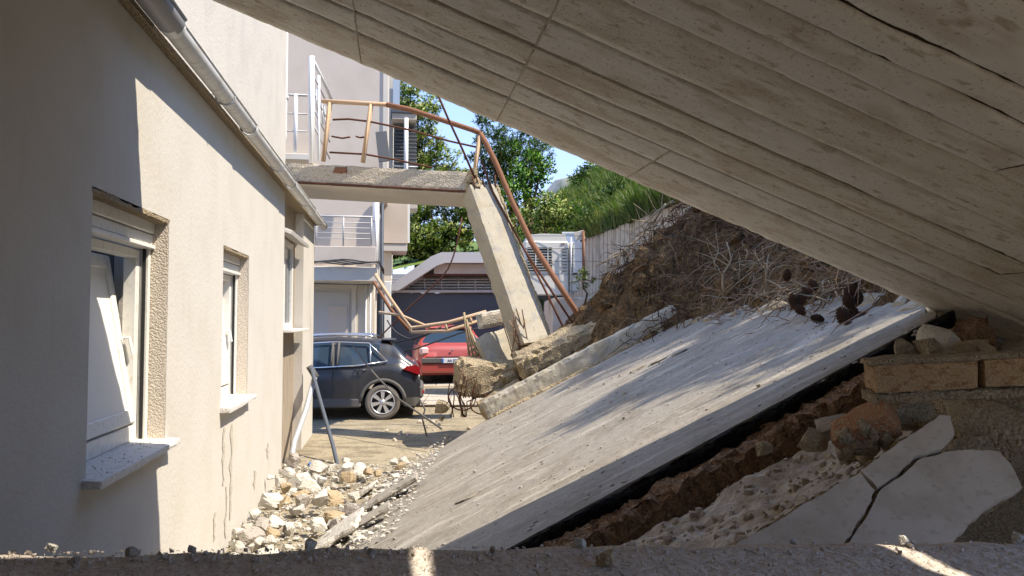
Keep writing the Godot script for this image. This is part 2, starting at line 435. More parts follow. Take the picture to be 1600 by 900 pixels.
# ------------------------------------------------------------------ scene
func _ready() -> void:
	rng.seed = 4
	var cam := Camera3D.new()
	cam.name = "camera"
	cam.position = Vector3(0, EYE, 0)
	cam.rotation.x = TILT
	cam.fov = rad_to_deg(2.0 * atan(450.0 / FOCAL))
	cam.near = 0.05
	cam.far = 600.0
	cam.current = true
	add_child(cam)
	var we := WorldEnvironment.new()
	we.name = "environment"
	var env := Environment.new()
	env.background_mode = Environment.BG_SKY
	var sky := Sky.new()
	var sm := ProceduralSkyMaterial.new()
	sm.sky_top_color = Color(0.50, 0.64, 0.88)
	sm.sky_horizon_color = Color(0.80, 0.86, 0.94)
	sm.sky_curve = 0.12
	sm.ground_bottom_color = Color(0.4, 0.37, 0.32)
	sm.ground_horizon_color = Color(0.6, 0.64, 0.68)
	sm.energy_multiplier = 1.25
	sky.sky_material = sm
	env.sky = sky
	env.tonemap_mode = Environment.TONE_MAPPER_LINEAR
	env.tonemap_exposure = 1.68
	env.sdfgi_enabled = true
	env.ssao_enabled = true
	env.ssil_enabled = true
	we.environment = env
	add_child(we)
	var sun := DirectionalLight3D.new()
	sun.name = "sun"
	sun.light_energy = 1.55
	sun.light_color = Color(1.0, 0.955, 0.88)
	sun.light_angular_distance = 0.5
	sun.shadow_enabled = true
	add_child(sun)
	var az := deg_to_rad(15.0)       # behind the viewer's right hand
	var el := deg_to_rad(55.0)
	var to_sun := Vector3(cos(az) * cos(el), sin(el), sin(az) * cos(el))
	sun.look_at_from_position(to_sun * 20.0, Vector3.ZERO)
	make_materials()
	print("materials ", Time.get_ticks_msec())
	make_ground()
	make_house()
	print("house ", Time.get_ticks_msec())
	make_overhead()
	make_fallen()
	make_debris_right()
	make_ledge()
	print("near ", Time.get_ticks_msec())
	make_apartments()
	make_walkway()
	make_back_yard()
	make_hill()
	print("far ", Time.get_ticks_msec())
	make_trees()
	make_mound()
	make_cars()
	make_small()
	print("all ", Time.get_ticks_msec())

func ground_y(depth: float) -> float:
	return 0.27 * smoothstep(14.2, 18.0, depth)

func make_ground() -> void:
	var s := S(false)
	var ds := [-30.0, -4.0, 0.0, 4.0, 8.0, 12.0, 14.2, 15.0, 16.0, 17.0, 18.0, 22.0, 40.0, 90.0, 400.0]
	var xs := [-400.0, -40.0, -10.0, -5.0, 0.0, 5.0, 10.0, 40.0, 400.0]
	for i in ds.size() - 1:
		for j in xs.size() - 1:
			var f := func(x, d): return Vector3(x, ground_y(d), -d)
			quad(s, f.call(xs[j], ds[i]), f.call(xs[j], ds[i + 1]), f.call(xs[j + 1], ds[i + 1]), f.call(xs[j + 1], ds[i]))
	var g := put("ground", s, M.ground_dust)
	tag(g, "dusty tan courtyard ground around the cars", "ground", "", "structure")
	# paving slabs behind the black car
	var p := put("pavement", (func():
		var q := S()
		bx(q, Vector3(0, 0.0, 0), Vector3(3.6, 0.02, 3.2))
		return q).call(), M.groove_dirt)
	p.position = at(690, 606, 17.0)
	p.position.y = ground_y(17.0) - 0.045
	p.rotation.x = 0.055
	tag(p, "pale paving slabs beside the red car", "pavement", "", "structure")
	for i in 7:
		for j in 6:
			var q := S()
			bx(q, Vector3(0, 0.012, 0), Vector3(0.49, 0.03, 0.5), Transform3D.IDENTITY, 0.006)
			var o := put("paving_slab", q, M.paver, p)
			o.position = Vector3(-1.55 + 0.515 * i, rnd(0.0, 0.008), -1.32 + 0.53 * j)

# wall in the plane local x = 0, along local -z (a = distance), with rectangular holes [a0, a1, y0, y1]
func holed_wall(a0: float, a1: float, y0: float, y1: float, holes: Array, thick: float) -> SurfaceTool:
	var s := S()
	var as_ := [a0, a1]
	var ys := [y0, y1]
	for h in holes:
		as_.append(h[0]); as_.append(h[1]); ys.append(h[2]); ys.append(h[3])
	as_.sort(); ys.sort()
	for i in as_.size() - 1:
		for j in ys.size() - 1:
			if as_[i + 1] - as_[i] < 0.001 or ys[j + 1] - ys[j] < 0.001: continue
			var ca: float = (as_[i] + as_[i + 1]) / 2
			var cy: float = (ys[j] + ys[j + 1]) / 2
			var inside := false
			for h in holes:
				if ca > h[0] and ca < h[1] and cy > h[2] and cy < h[3]: inside = true
			if inside: continue
			quad(s, Vector3(0, ys[j], -as_[i]), Vector3(0, ys[j + 1], -as_[i]), Vector3(0, ys[j + 1], -as_[i + 1]), Vector3(0, ys[j], -as_[i + 1]))
			quad(s, Vector3(-thick, ys[j], -as_[i + 1]), Vector3(-thick, ys[j + 1], -as_[i + 1]), Vector3(-thick, ys[j + 1], -as_[i]), Vector3(-thick, ys[j], -as_[i]))
	for e in [[a0, 1], [a1, -1]]:
		quad(s, Vector3(0, y0, -e[0]), Vector3(-thick, y0, -e[0]), Vector3(-thick, y1, -e[0]), Vector3(0, y1, -e[0]))
	quad(s, Vector3(0, y1, -a0), Vector3(-thick, y1, -a0), Vector3(-thick, y1, -a1), Vector3(0, y1, -a1))
	return s

func house_window(house: Node3D, a0: float, a1: float, y0: float, y1: float, tilt: float, detail: bool) -> void:
	var w := Node3D.new()
	w.name = "window"
	house.add_child(w, true)
	var th := 0.3
	# reveals of coarse plaster, 3 mm proud of the opening
	var s := S()
	bx(s, Vector3(-0.052, (y0 + y1) / 2, -a1 + 0.004), Vector3(0.1, y1 - y0, 0.008))
	put("reveal", s, M.coarse_plaster, w)
	s = S()
	bx(s, Vector3(-0.052, (y0 + y1) / 2, -a0 - 0.004), Vector3(0.1, y1 - y0, 0.008))
	put("reveal", s, M.coarse_plaster, w)
	s = S()
	bx(s, Vector3(-th / 2 - 0.05, (y0 + y1) / 2, -a1 + 0.002), Vector3(th - 0.1, y1 - y0, 0.004))
	bx(s, Vector3(-th / 2 - 0.05, (y0 + y1) / 2, -a0 - 0.002), Vector3(th - 0.1, y1 - y0, 0.004))
	bx(s, Vector3(-th / 2 - 0.05, y1 - 0.002, -(a0 + a1) / 2), Vector3(th - 0.1, 0.004, a1 - a0))
	put("inner_lining", s, M.white_plaster, w)
	# crumbled lintel edge above
	var lb := rough_box(Vector3(0.1, 0.03, a1 - a0 + 0.02), 0.04, 0.006, 0.012, 77)
	var lo := put("lintel", lb, M.mortar, w)
	lo.position = Vector3(-0.046, y1 - 0.014, -(a0 + a1) / 2)
	# roller shutter box with ribs
	var len_ := a1 - a0 - 0.02
	var mid := -(a0 + a1) / 2
	var sh := Node3D.new()
	sh.name = "shutter_box"
	w.add_child(sh, true)
	s = S()
	bx(s, Vector3(-0.13, y1 - 0.055, mid), Vector3(0.11, 0.07, len_), Transform3D.IDENTITY, 0.006)
	put("shutter_slat", s, M.pvc, sh)
	s = S()
	bx(s, Vector3(-0.135, y1 - 0.125, mid), Vector3(0.10, 0.06, len_), Transform3D.IDENTITY, 0.006)
	put("shutter_slat", s, M.pvc, sh)
	s = S()
	bx(s, Vector3(-0.12, y1 - 0.17, mid), Vector3(0.1, 0.024, len_), Transform3D.IDENTITY, 0.004)
	put("bottom_bar", s, M.pvc, sh)
	# guide rails with dark slots
	for a in [a1 - 0.03, a0 + 0.03]:
		s = S()
		bx(s, Vector3(-0.12, (y0 + y1) / 2 - 0.08, -a), Vector3(0.05, y1 - y0 - 0.2, 0.034), Transform3D.IDENTITY, 0.003)
		var gr := put("guide_rail", s, M.pvc, w)
		s = S()
		bx(s, Vector3(-0.12, (y0 + y1) / 2 - 0.08, -a + (0.0185 if a > (a0 + a1) / 2 else -0.0185)), Vector3(0.02, y1 - y0 - 0.2, 0.004))
		put("rail_brush", s, M.dark_rubber, gr)
	# outer frame
	s = S()
	var fy0 := y0 + 0.03
	var fy1 := y1 - 0.19
	for a in [a1 - 0.09, a0 + 0.09]:
		bx(s, Vector3(-0.175, (fy0 + fy1) / 2, -a), Vector3(0.07, fy1 - fy0, 0.06), Transform3D.IDENTITY, 0.004)
	bx(s, Vector3(-0.176, fy0 + 0.045, mid), Vector3(0.07, 0.09, len_ - 0.2), Transform3D.IDENTITY, 0.004)
	bx(s, Vector3(-0.176, fy1 - 0.025, mid), Vector3(0.07, 0.05, len_ - 0.2), Transform3D.IDENTITY, 0.004)
	put("frame", s, M.pvc, w)
	# tilted sash
	var sash := Node3D.new()
	sash.name = "sash"
	w.add_child(sash, true)
	sash.position = Vector3(-0.155, fy0 + 0.1, mid)
	sash.rotation.z = tilt
	var sw := len_ - 0.19
	var shh := fy1 - fy0 - 0.13
	for z in [sw / 2 - 0.035, -sw / 2 + 0.035]:
		s = S()
		bx(s, Vector3(0, shh / 2, z), Vector3(0.06, shh, 0.07), Transform3D.IDENTITY, 0.008)
		put("stile", s, M.pvc, sash)
	for y in [0.04, shh - 0.04]:
		s = S()
		bx(s, Vector3(0, y, 0), Vector3(0.058, 0.078, sw - 0.14), Transform3D.IDENTITY, 0.006)
		put("rail", s, M.pvc, sash)
	s = S()
	bx(s, Vector3(0.005, shh / 2, 0), Vector3(0.02, shh - 0.15, sw - 0.14))
	put("pane", s, M.white_panel, sash)
	s = S()
	tube(s, [Vector3(0.04, shh * 0.5, -sw / 2 + 0.035), Vector3(0.075, shh * 0.5, -sw / 2 + 0.035), Vector3(0.08, shh * 0.5 - 0.1, -sw / 2 + 0.035)], 0.009, 6)
	put("handle", s, M.white_metal, sash)
	# curtain inside
	s = S(false)
	var pts := []
	for i in 25: pts.append(Vector2(-0.42 + 0.025 * sin(i * 1.3), -a1 + 0.04 + i * 0.015))
	for i in 24:
		quad(s, Vector3(pts[i].x, y0, pts[i].y), Vector3(pts[i].x, y1 - 0.1, pts[i].y), Vector3(pts[i + 1].x, y1 - 0.1, pts[i + 1].y), Vector3(pts[i + 1].x, y0, pts[i + 1].y))
	put("curtain", s, M.curtain_brown, w)
	# marble sill
	var sl := rough_box(Vector3(0.27, 0.04, a1 - a0 + 0.08), 0.03, 0.0015, 0.006, 55)
	var so := put("sill", sl, M.marble_sill, w)
	so.position = Vector3(-0.055, y0 + 0.004, mid)
	so.rotation.z = -0.06
	if detail:
		s = S()
		var r2 := RandomNumberGenerator.new()
		r2.seed = 8
		for k in 45:
			var p := Vector3(r2.randf_range(-0.1, 0.07), 0.0, mid + r2.randf_range(-0.45, 0.5))
			p.y = y0 + 0.026 - (p.x + 0.055) * 0.06
			var e := r2.randf_range(0.0015, 0.005)
			bx(s, p, Vector3(e, e, e) * 1.4, Transform3D.IDENTITY, e * 0.4)
		tag(put("sill_debris", s, M.mortar, w), "", "", "", "stuff")

func make_house() -> void:
	var h := thing("plastered_house", "long cream plastered house with tilted windows along the left side", "building", Vector3(-1.367, 0, 0), THETA)
	var w1 := [3.33, 4.46, 1.15, 2.47]
	var w2 := [5.87, 6.89, 1.17, 2.46]
	var s := holed_wall(-5.0, 9.03, 0.0, 3.42, [w1, w2], 0.3)
	var wall := put("wall", s, M.cream_plaster, h)
	# grime running down the wall below the second window and near the corner: dirt with its own outline
	house_window(h, w1[0], w1[1], w1[2], w1[3], 0.17, true)
	house_window(h, w2[0], w2[1], w2[2], w2[3], 0.10, false)
	# bay, coloured a darker grey-brown, with a higher window, set back 0.12
	s = holed_wall(9.03, 10.9, 0.0, 3.42, [[9.12, 10.72, 1.75, 2.95]], 0.25)
	var bay := put("bay_wall", s, M.darker_bay_plaster, h)
	bay.position.x = -0.12
	s = holed_wall(10.9, 12.3, 0.0, 3.42, [], 0.3)
	put("end_wall", s, M.cream_plaster, h)
	# bay window
	var w := Node3D.new()
	w.name = "bay_window"
	h.add_child(w, true)
	s = S()
	var mid := -(9.12 + 10.72) / 2
	for a in [9.16, 9.92, 10.68]: bx(s, Vector3(-0.15, 2.35, -a), Vector3(0.06, 1.2, 0.08), Transform3D.IDENTITY, 0.004)
	for y in [1.79, 2.91]: bx(s, Vector3(-0.151, y, mid), Vector3(0.06, 0.08, 1.44), Transform3D.IDENTITY, 0.004)
	put("frame", s, M.pvc, w)
	s = S()
	bx(s, Vector3(-0.16, 2.35, mid), Vector3(0.01, 1.1, 1.5))
	put("pane", s, M.car_glass, w)
	s = S()
	bx(s, Vector3(-0.03, 1.735, mid - 0.02), Vector3(0.26, 0.035, 1.8), Transform3D.IDENTITY, 0.004)
	put("sill", s, M.marble_sill, w)
	s = S()
	var t := Transform3D(Basis(Vector3.FORWARD, 0.35), Vector3(-0.04, 2.98, mid - 0.02))
	bx(s, Vector3.ZERO, Vector3(0.26, 0.05, 1.8), t, 0.004)
	put("hood", s, M.marble_sill, w)
	# rooms behind the windows
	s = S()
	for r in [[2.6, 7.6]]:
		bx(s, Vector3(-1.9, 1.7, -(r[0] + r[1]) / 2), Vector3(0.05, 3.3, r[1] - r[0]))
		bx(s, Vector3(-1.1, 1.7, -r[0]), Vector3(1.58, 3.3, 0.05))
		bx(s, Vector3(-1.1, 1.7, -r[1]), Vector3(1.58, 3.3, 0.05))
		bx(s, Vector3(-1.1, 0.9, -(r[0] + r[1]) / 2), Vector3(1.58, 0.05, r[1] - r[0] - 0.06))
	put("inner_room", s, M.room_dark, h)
	# flat eave and set-back upper storey
	s = S()
	bx(s, Vector3(-0.2, 3.445, -3.65), Vector3(0.5, 0.045, 17.3), Transform3D.IDENTITY, 0.006)
	put("eave", s, M.mortar, h)
	s = S()
	bx(s, Vector3(-0.6, 6.46, -3.55), Vector3(0.3, 6.0, 17.1))
	put("upper_wall", s, M.white_plaster, h)
	# gutter: half-round trough in lengths, with couplings and brackets
	var cuts := [-4.0, 3.95, 6.1, 8.55, 10.6, 12.45]
	for i in cuts.size() - 1:
		s = S(false)
		var r := 0.062
		var n := 14
		for k in n:
			var a0 := PI * 0.93 + PI * 1.14 * k / n
			var a1 := PI * 0.93 + PI * 1.14 * (k + 1) / n
			for rr in [r, r - 0.006]:
				var p := Vector3(cos(a0) * rr, sin(a0) * rr, 0)
				var q := Vector3(cos(a1) * rr, sin(a1) * rr, 0)
				var za := Vector3(0, 0, -cuts[i])
				var zb := Vector3(0, 0, -cuts[i + 1])
				quad(s, p + za, q + za, q + zb, p + zb)
		for sgn in [1.0, -1.0]:
			tube(s, [Vector3(sgn * r, 0.012, -cuts[i]), Vector3(sgn * r, 0.012, -cuts[i + 1])], 0.009, 6)
		var g := put("gutter", s, M.grey_pipe if i == 0 else M.gutter_pvc, h)
		g.position = Vector3(0.135, 3.455 + 0.012 * (2 - i), 0)
		g.scale = Vector3(1.22, 1.25, 1) if i == 0 else Vector3.ONE
		if i > 0:
			s = S(false)
			for k in n:
				var a0 := PI * 0.93 + PI * 1.14 * k / n
				var a1 := PI * 0.93 + PI * 1.14 * (k + 1) / n
				var rr := r + 0.005
				quad(s, Vector3(cos(a0) * rr, sin(a0) * rr, 0.045), Vector3(cos(a1) * rr, sin(a1) * rr, 0.045), Vector3(cos(a1) * rr, sin(a1) * rr, -0.045), Vector3(cos(a0) * rr, sin(a0) * rr, -0.045))
			var c := put("gutter_joint", s, M.white_metal, h)
			c.position = Vector3(0.135, 3.455 + 0.012 * (2 - i), -cuts[i])
		s = S()
		var za: float = -(cuts[i] * 0.4 + cuts[i + 1] * 0.6)
		var ring := []
		for k in 9: ring.append(Vector3(0.135 + cos(PI + PI * k / 8) * 0.07, 3.455 + 0.012 * (2 - i) + sin(PI + PI * k / 8) * 0.07, za))
		ring.push_front(Vector3(-0.02, 3.5, za))
		tube(s, ring, 0.006, 5)
		put("gutter_bracket", s, M.galvanised, h)
	# crack and scars of dirt on the wall: thin flakes of missing paint
	var scars := [[353, 668, 4, 90], [365, 662, 5, 150], [358, 760, 4, 80], [402, 735, 5, 30], [421, 692, 4, 24], [341, 800, 4, 46]]
	for c in scars:
		s = S()
		var rr := RandomNumberGenerator.new()
		rr.seed = int(c[0] * 7 + c[1])
		var left := []
		var right := []
		var n := 9
		for k in n + 1:
			var f := float(k) / n
			var wd: float = c[2] * 0.5 * (0.25 + rr.randf()) * (1.0 - absf(f - 0.4) * 0.9)
			var x0: float = c[0] + rr.randf_range(-1.2, 1.2)
			for sd in [-1, 1]:
				var px: float = x0 + sd * wd
				var dist: float = 1579.0 / (620.0 - px)
				var p := at(px, c[1] + c[3] * f, dist)
				var q: Vector3 = h.transform.affine_inverse() * p
				q.x = 0.004
				if sd < 0: left.append(q)
				else: right.append(q)
		for k in n: quad(s, left[k], right[k], right[k + 1], left[k + 1])
		put("dirt_streak", s, M.dirt_streak, h)

func make_overhead() -> void:
	var psi := deg_to_rad(9.0)
	var o := at(183, -63, 3.62)
	var ex := Vector3(cos(psi), -0.38759, -sin(psi)).normalized()
	var ez := Vector3(sin(psi), 0, cos(psi))
	var h := thing("overhead_slab", "huge board-marked concrete slab hanging diagonally overhead, sloping down to the right", "concrete slab")
	h.transform = Transform3D(Basis(ex, ez.cross(ex), ez), o)
	var s := S()
	bx(s, Vector3(3.1, 0.13, 1.54), Vector3(7.1, 0.24, 2.96))
	bx(s, Vector3(1.25, 0.13, 4.22), Vector3(3.4, 0.24, 1.84))  # unseen wing of the slab, added to shade the left wall
	put("core", s, M.groove_dirt, h)
	# ragged far lip
	var lip := rough_box(Vector3(7.08, 0.2, 0.1), 0.035, 0.012, 0.02, 91)
	put("broken_lip", lip, M.slab_edge_concrete, h).position = Vector3(3.1, 0.11, 0.05)
	var cuts := [0.0, 0.45, 0.68, 0.9, 1.12, 1.38, 1.7, 1.86, 2.02, 2.16, 2.45, 2.62, 3.02, 3.31]
	var seams := [[1.29, 0.0, 0.91], [2.05, 0.0, 1.6], [2.82, 0.0, 0.69], [4.4, 0.9, 2.1], [3.6, 1.6, 2.4], [1.7, 2.2, 3.2]]
	var fr := RandomNumberGenerator.new()
	fr.seed = 12
	for i in cuts.size() - 1:
		var xs := [-0.44]
		for q in seams:
			if cuts[i] >= q[1] and cuts[i + 1] <= q[2]: xs.append(q[0])
		if i == cuts.size() - 2: xs.append_array([1.62, 2.42, 3.05, 4.1])
		xs.append(6.6)
		xs.sort()
		for j in xs.size() - 1:
			s = S(false)
			var x0: float = xs[j] + (0.004 if j > 0 else 0.0)
			var x1: float = xs[j + 1] - 0.003
			if i == cuts.size() - 2: x1 -= fr.randf_range(0.006, 0.03)
			var drop := fr.randf_range(0.002, 0.005)
			var tilt := fr.randf_range(-0.002, 0.002)
			var n := int((x1 - x0) / 0.035)
			var za: float = cuts[i]
			var zb: float = cuts[i + 1]
			var rows := []
			var sd := 200 + i * 5 + j
			var ga := fr.randf_range(0.0006, 0.004)
			var gb := fr.randf_range(0.0006, 0.004)
			for k in n + 1:
				var x := x0 + (x1 - x0) * k / n
				var ja := ga + maxf(0.0, noise3(Vector3(x, 0, za), 1.2, sd)) * 0.034 + maxf(0.0, noise3(Vector3(x, 0, za), 14.0, sd) - 0.1) * 0.018
				var jb := gb + maxf(0.0, noise3(Vector3(x, 5, zb), 1.2, sd)) * 0.034 + maxf(0.0, noise3(Vector3(x, 5, zb), 14.0, sd) - 0.1) * 0.018
				if i == 0: ja = 0.012 + noise3(Vector3(x, 0, 0), 2.0, 3) * 0.025 + noise3(Vector3(x, 0, 0), 9.0, 3) * 0.03
				var z0 := za + ja
				var z1 := zb - jb
				var row := [Vector3(x, 0.012, z0), Vector3(x, -drop * 0.6, z0 + 0.003)]
				for m in [0.15, 0.4, 0.7, 0.88]:
					var z := lerpf(z0, z1, m)
					row.append(Vector3(x, -drop + tilt * (m - 0.5) + 0.004 * noise3(Vector3(x, 0, z), 1.5, sd) + 0.003 * noise3(Vector3(x, 0, z), 8.0, 4), z))
				row.append(Vector3(x, -drop * 0.6, z1 - 0.003))
				row.append(Vector3(x, 0.012, z1))
				rows.append(row)
			for k in n:
				for m in rows[0].size() - 1:
					quad(s, rows[k][m], rows[k + 1][m], rows[k + 1][m + 1], rows[k][m + 1])
			put("board_imprint", s, M.porous_soffit if i == 0 or i == 3 or (i * 7 + j * 3) % 5 < 1 else M.soffit, h)
	# rib of mortar that leaked between two boards, and along the seams
	s = S(false)
	var pts := []
	var rad := []
	for k in 200:
		var x := -0.4 + 7.0 * k / 199
		pts.append(Vector3(x, -0.004, 1.12 + 0.006 * noise3(Vector3(x, 0, 0), 4.0, 2)))
		rad.append(0.006 + 0.006 * maxf(0.0, noise3(Vector3(x, 3, 0), 7.0, 2) + 0.2))
	tube(s, pts, rad, 6)
	put("mortar_rib", s, M.leaked_mortar, h)
	for q in [[1.29, 0.03, 0.9], [2.05, 0.03, 1.55], [2.82, 0.03, 0.68]]:
		s = S(false)
		pts = []
		rad = []
		for k in 40:
			var z: float = lerpf(q[1], q[2], k / 39.0)
			pts.append(Vector3(q[0] + 0.006 * noise3(Vector3(z, 0, q[0]), 6.0, 2), -0.003, z))
			rad.append(0.003 + 0.004 * maxf(0.0, noise3(Vector3(z, q[0], 0), 9.0, 2) + 0.3))
		tube(s, pts, rad, 6)
		put("mortar_rib", s, M.leaked_mortar, h)
	# unseen wall and masonry heap, added to hold back light near the viewer
	var w := put("added_shade_wall", rough_box(Vector3(2.55, 4.6, 0.2), 0.5, 0.01, 0.02, 5), M.grey_plaster)
	w.position = Vector3(-0.12, 2.2, 0.75)
	tag(w, "unseen grey plastered wall stub added behind the viewer to shade the left house wall", "wall", "", "structure")
	var c := put("added_masonry_heap", rough_box(Vector3(0.6, 1.5, 5.2), 0.2, 0.06, 0.08, 6), M.mortar)
	c.position = Vector3(2.8, 0.7, -0.8)
	tag(c, "unseen heap of masonry added to close the right side against light", "wall", "", "structure")

func slab_frame() -> Transform3D:
	var a := atan(0.5)
	return Transform3D(Basis(Vector3(cos(a), sin(a), 0), Vector3(-sin(a), cos(a), 0), Vector3(0, 0, 1)), Vector3(-1.45, 0, 0))

func slab_top(d: float) -> float:
	return 4.2 - 0.12 * (d - 4.06) / 5.7 + 0.42 * sin(PI * pow(clampf((d - 4.06) / 5.7, 0.0, 1.0), 0.75))

func make_fallen() -> void:
	var f := thing("fallen_slab", "large tilted grey concrete slab with long scrape streaks, lying across the courtyard", "concrete slab")
	f.transform = slab_frame()
	var lie := Transform3D(Basis(Vector3(1, 0, 0), Vector3(0, 0, -1), Vector3(0, 1, 0)), Vector3.ZERO)
	rng.seed = 31
	var poly := PackedVector2Array()
	poly.append(Vector2(-0.3, 3.60))
	for k in range(1, 46): poly.append(Vector2(-0.3 + 4.52 * k / 46, 3.60 + 0.46 * k / 46 + rnd(-0.006, 0.006)))
	poly.append(Vector2(4.22, 4.06))
	for k in range(1, 60): poly.append(Vector2(slab_top(4.06 + 5.7 * k / 60) + rnd(-0.05, 0.05), 4.06 + 5.7 * k / 60))
	poly.append(Vector2(4.08, 9.78))
	poly.append(Vector2(1.36, 9.95))
	poly.append(Vector2(0.7, 9.3))
	poly.append(Vector2(0.05, 8.6))
	for k in range(1, 40): poly.append(Vector2(-0.12 + rnd(-0.05, 0.05), 8.55 - 4.9 * k / 40))
	var s := S()
	prism(s, poly, 0.12, lie)
	put("deck", s, M.fallen_concrete, f)
	# black bitumen edge, foam and torn underlay along the near side
	var yaw := atan2(0.46, 4.52)
	s = rough_box(Vector3(4.7, 0.12, 0.03), 0.025, 0.012, 0.018, 41)
	var e := put("bitumen_edge", s, M.bitumen, f)
	e.position = Vector3(1.98, -0.066, -3.81)
	e.rotation.y = yaw
	s = rough_box(Vector3(4.7, 0.17, 0.2), 0.03, 0.045, 0.03, 42)
	e = put("foam_layer", s, M.brown_foam, f)
	e.position = Vector3(2.0, -0.155, -3.72)
	e.rotation.y = yaw
	s = rough_box(Vector3(4.8, 0.06, 0.3), 0.05, 0.012, 0.02, 43)
	e = put("torn_underlay", s, M.slab_edge_concrete, f)
	e.position = Vector3(2.1, -0.275, -3.60)
	e.rotation.y = yaw
	# upstand kerb along the far side
	s = rough_box(Vector3(2.9, 0.36, 0.24), 0.05, 0.012, 0.04, 44)
	e = put("kerb", s, M.cream_concrete, f)
	e.position = Vector3(2.72, 0.06, -9.95)
	e.rotation.y = 0.06
	s = rough_box(Vector3(2.8, 0.07, 0.08), 0.03, 0.012, 0.02, 45)
	e = put("kerb_crust", s, M.broken_concrete, f)
	e.position = Vector3(2.7, 0.0, -9.8)
	e.rotation.y = 0.06
	# crumbled top edge
	for k in 70:
		var m := put("broken_edge", chunks[k % 12], M.cream_concrete if k % 3 else M.broken_concrete, f)
		var t := rng.randf()
		var dd := 9.7 - 5.2 * t
		m.position = Vector3(slab_top(dd) + rnd(-0.08, 0.05), rnd(-0.12, -0.05), -dd)
		m.scale = Vector3(rnd(0.1, 0.26), rnd(0.12, 0.2), rnd(0.12, 0.4))
		m.rotation = Vector3(rnd(-0.2, 0.2), rnd(-0.4, 0.4), rnd(-0.2, 0.2))
	# grit and dust grains lying on the slab
	var gm := MultiMesh.new()
	gm.transform_format = MultiMesh.TRANSFORM_3D
	gm.mesh = chunk_mesh(58, 2)
	gm.instance_count = 2200
	for k in 2200:
		var gd := 3.9 + 5.6 * rng.randf()
		var gx := 0.05 + (slab_top(gd) - 0.1) * pow(rng.randf(), 0.8)
		var ge := 0.004 + 0.02 * pow(rng.randf(), 5.0)
		gm.set_instance_transform(k, f.transform * Transform3D(Basis.from_euler(Vector3(rnd(0, 6), rnd(0, 6), 0)).scaled(Vector3(ge * 1.5, ge * 0.6, ge)), Vector3(gx, 0.002, -gd)))
	var gi := MultiMeshInstance3D.new()
	gi.name = "slab_grit"
	gi.multimesh = gm
	gi.material_override = M.grey_rubble
	add_child(gi)
	tag(gi, "fine grit scattered over the tilted grey slab", "grit", "", "stuff")
	# flakes and pebbles lying on the slab
	for k in 26:
		var big := k < 4
		var p := Vector3(rnd(0.2, 3.9), 0.006, -rnd(4.4, 9.3))
		if k < 3: p = Vector3(3.05 + 0.2 * k, 0.01, -7.4 + rnd(-0.2, 0.2))
		var m := lump("concrete_flake" if big else "slab_pebble", "flat pale flake lying on the tilted grey slab" if big else "small loose pebble on the tilted grey slab", "flake" if big else "pebble", f.transform * p, Vector3(0.2, 0.025, 0.1) if big else Vector3.ONE * rnd(0.012, 0.04), M.slab_edge_concrete if big else M.grey_rubble, "flakes lying on the fallen slab" if big else "pebbles on the fallen slab")
		m.basis = f.basis * Basis(Vector3.UP, rnd(-0.3, 0.3)) * Basis.from_scale(m.scale)

func plate(called: String, label: String, pts: Array, depth_of: Callable, thick: float, m: Material, back: Material, back_thick: float, group := "") -> Node3D:
	var w := []
	for p in pts: w.append(at(p.x, p.y, depth_of.call(p.x, p.y)))
	var c := Vector3.ZERO
	for q in w: c += q
	c /= w.size()
	var best := 0.0
	var nrm := Vector3.BACK
	for i in w.size():
		for j in w.size():
			var k: Vector3 = (w[i] - c).cross(w[j] - c)
			if k.length() > best:
				best = k.length()
				nrm = k.normalized()
	if nrm.z < 0: nrm = -nrm
	var ax := Vector3.UP.cross(nrm).normalized()
	var t := Transform3D(Basis(ax, nrm.cross(ax), nrm), c)
	var o := thing(called, label, "wall fragment", Vector3.ZERO, 0.0, group)
	o.transform = t
	var poly := []
	var inv := t.affine_inverse()
	for q in w:
		var l: Vector3 = inv * q
		poly.append(Vector2(l.x, l.y))
	var jp := jagged(poly, 0.022, 0.004)
	var s := S()
	prism(s, jp, thick)
	put("plaster_face", s, m, o)
	s = S()
	var bp := PackedVector2Array()
	for q in jagged(poly, 0.02, 0.007): bp.append(q * 0.985 + Vector2(-0.004, 0.014))
	prism(s, bp, back_thick, Transform3D(Basis.IDENTITY, Vector3(0, 0, -thick - 0.002)))
	put("masonry_back", s, back, o)
	return o

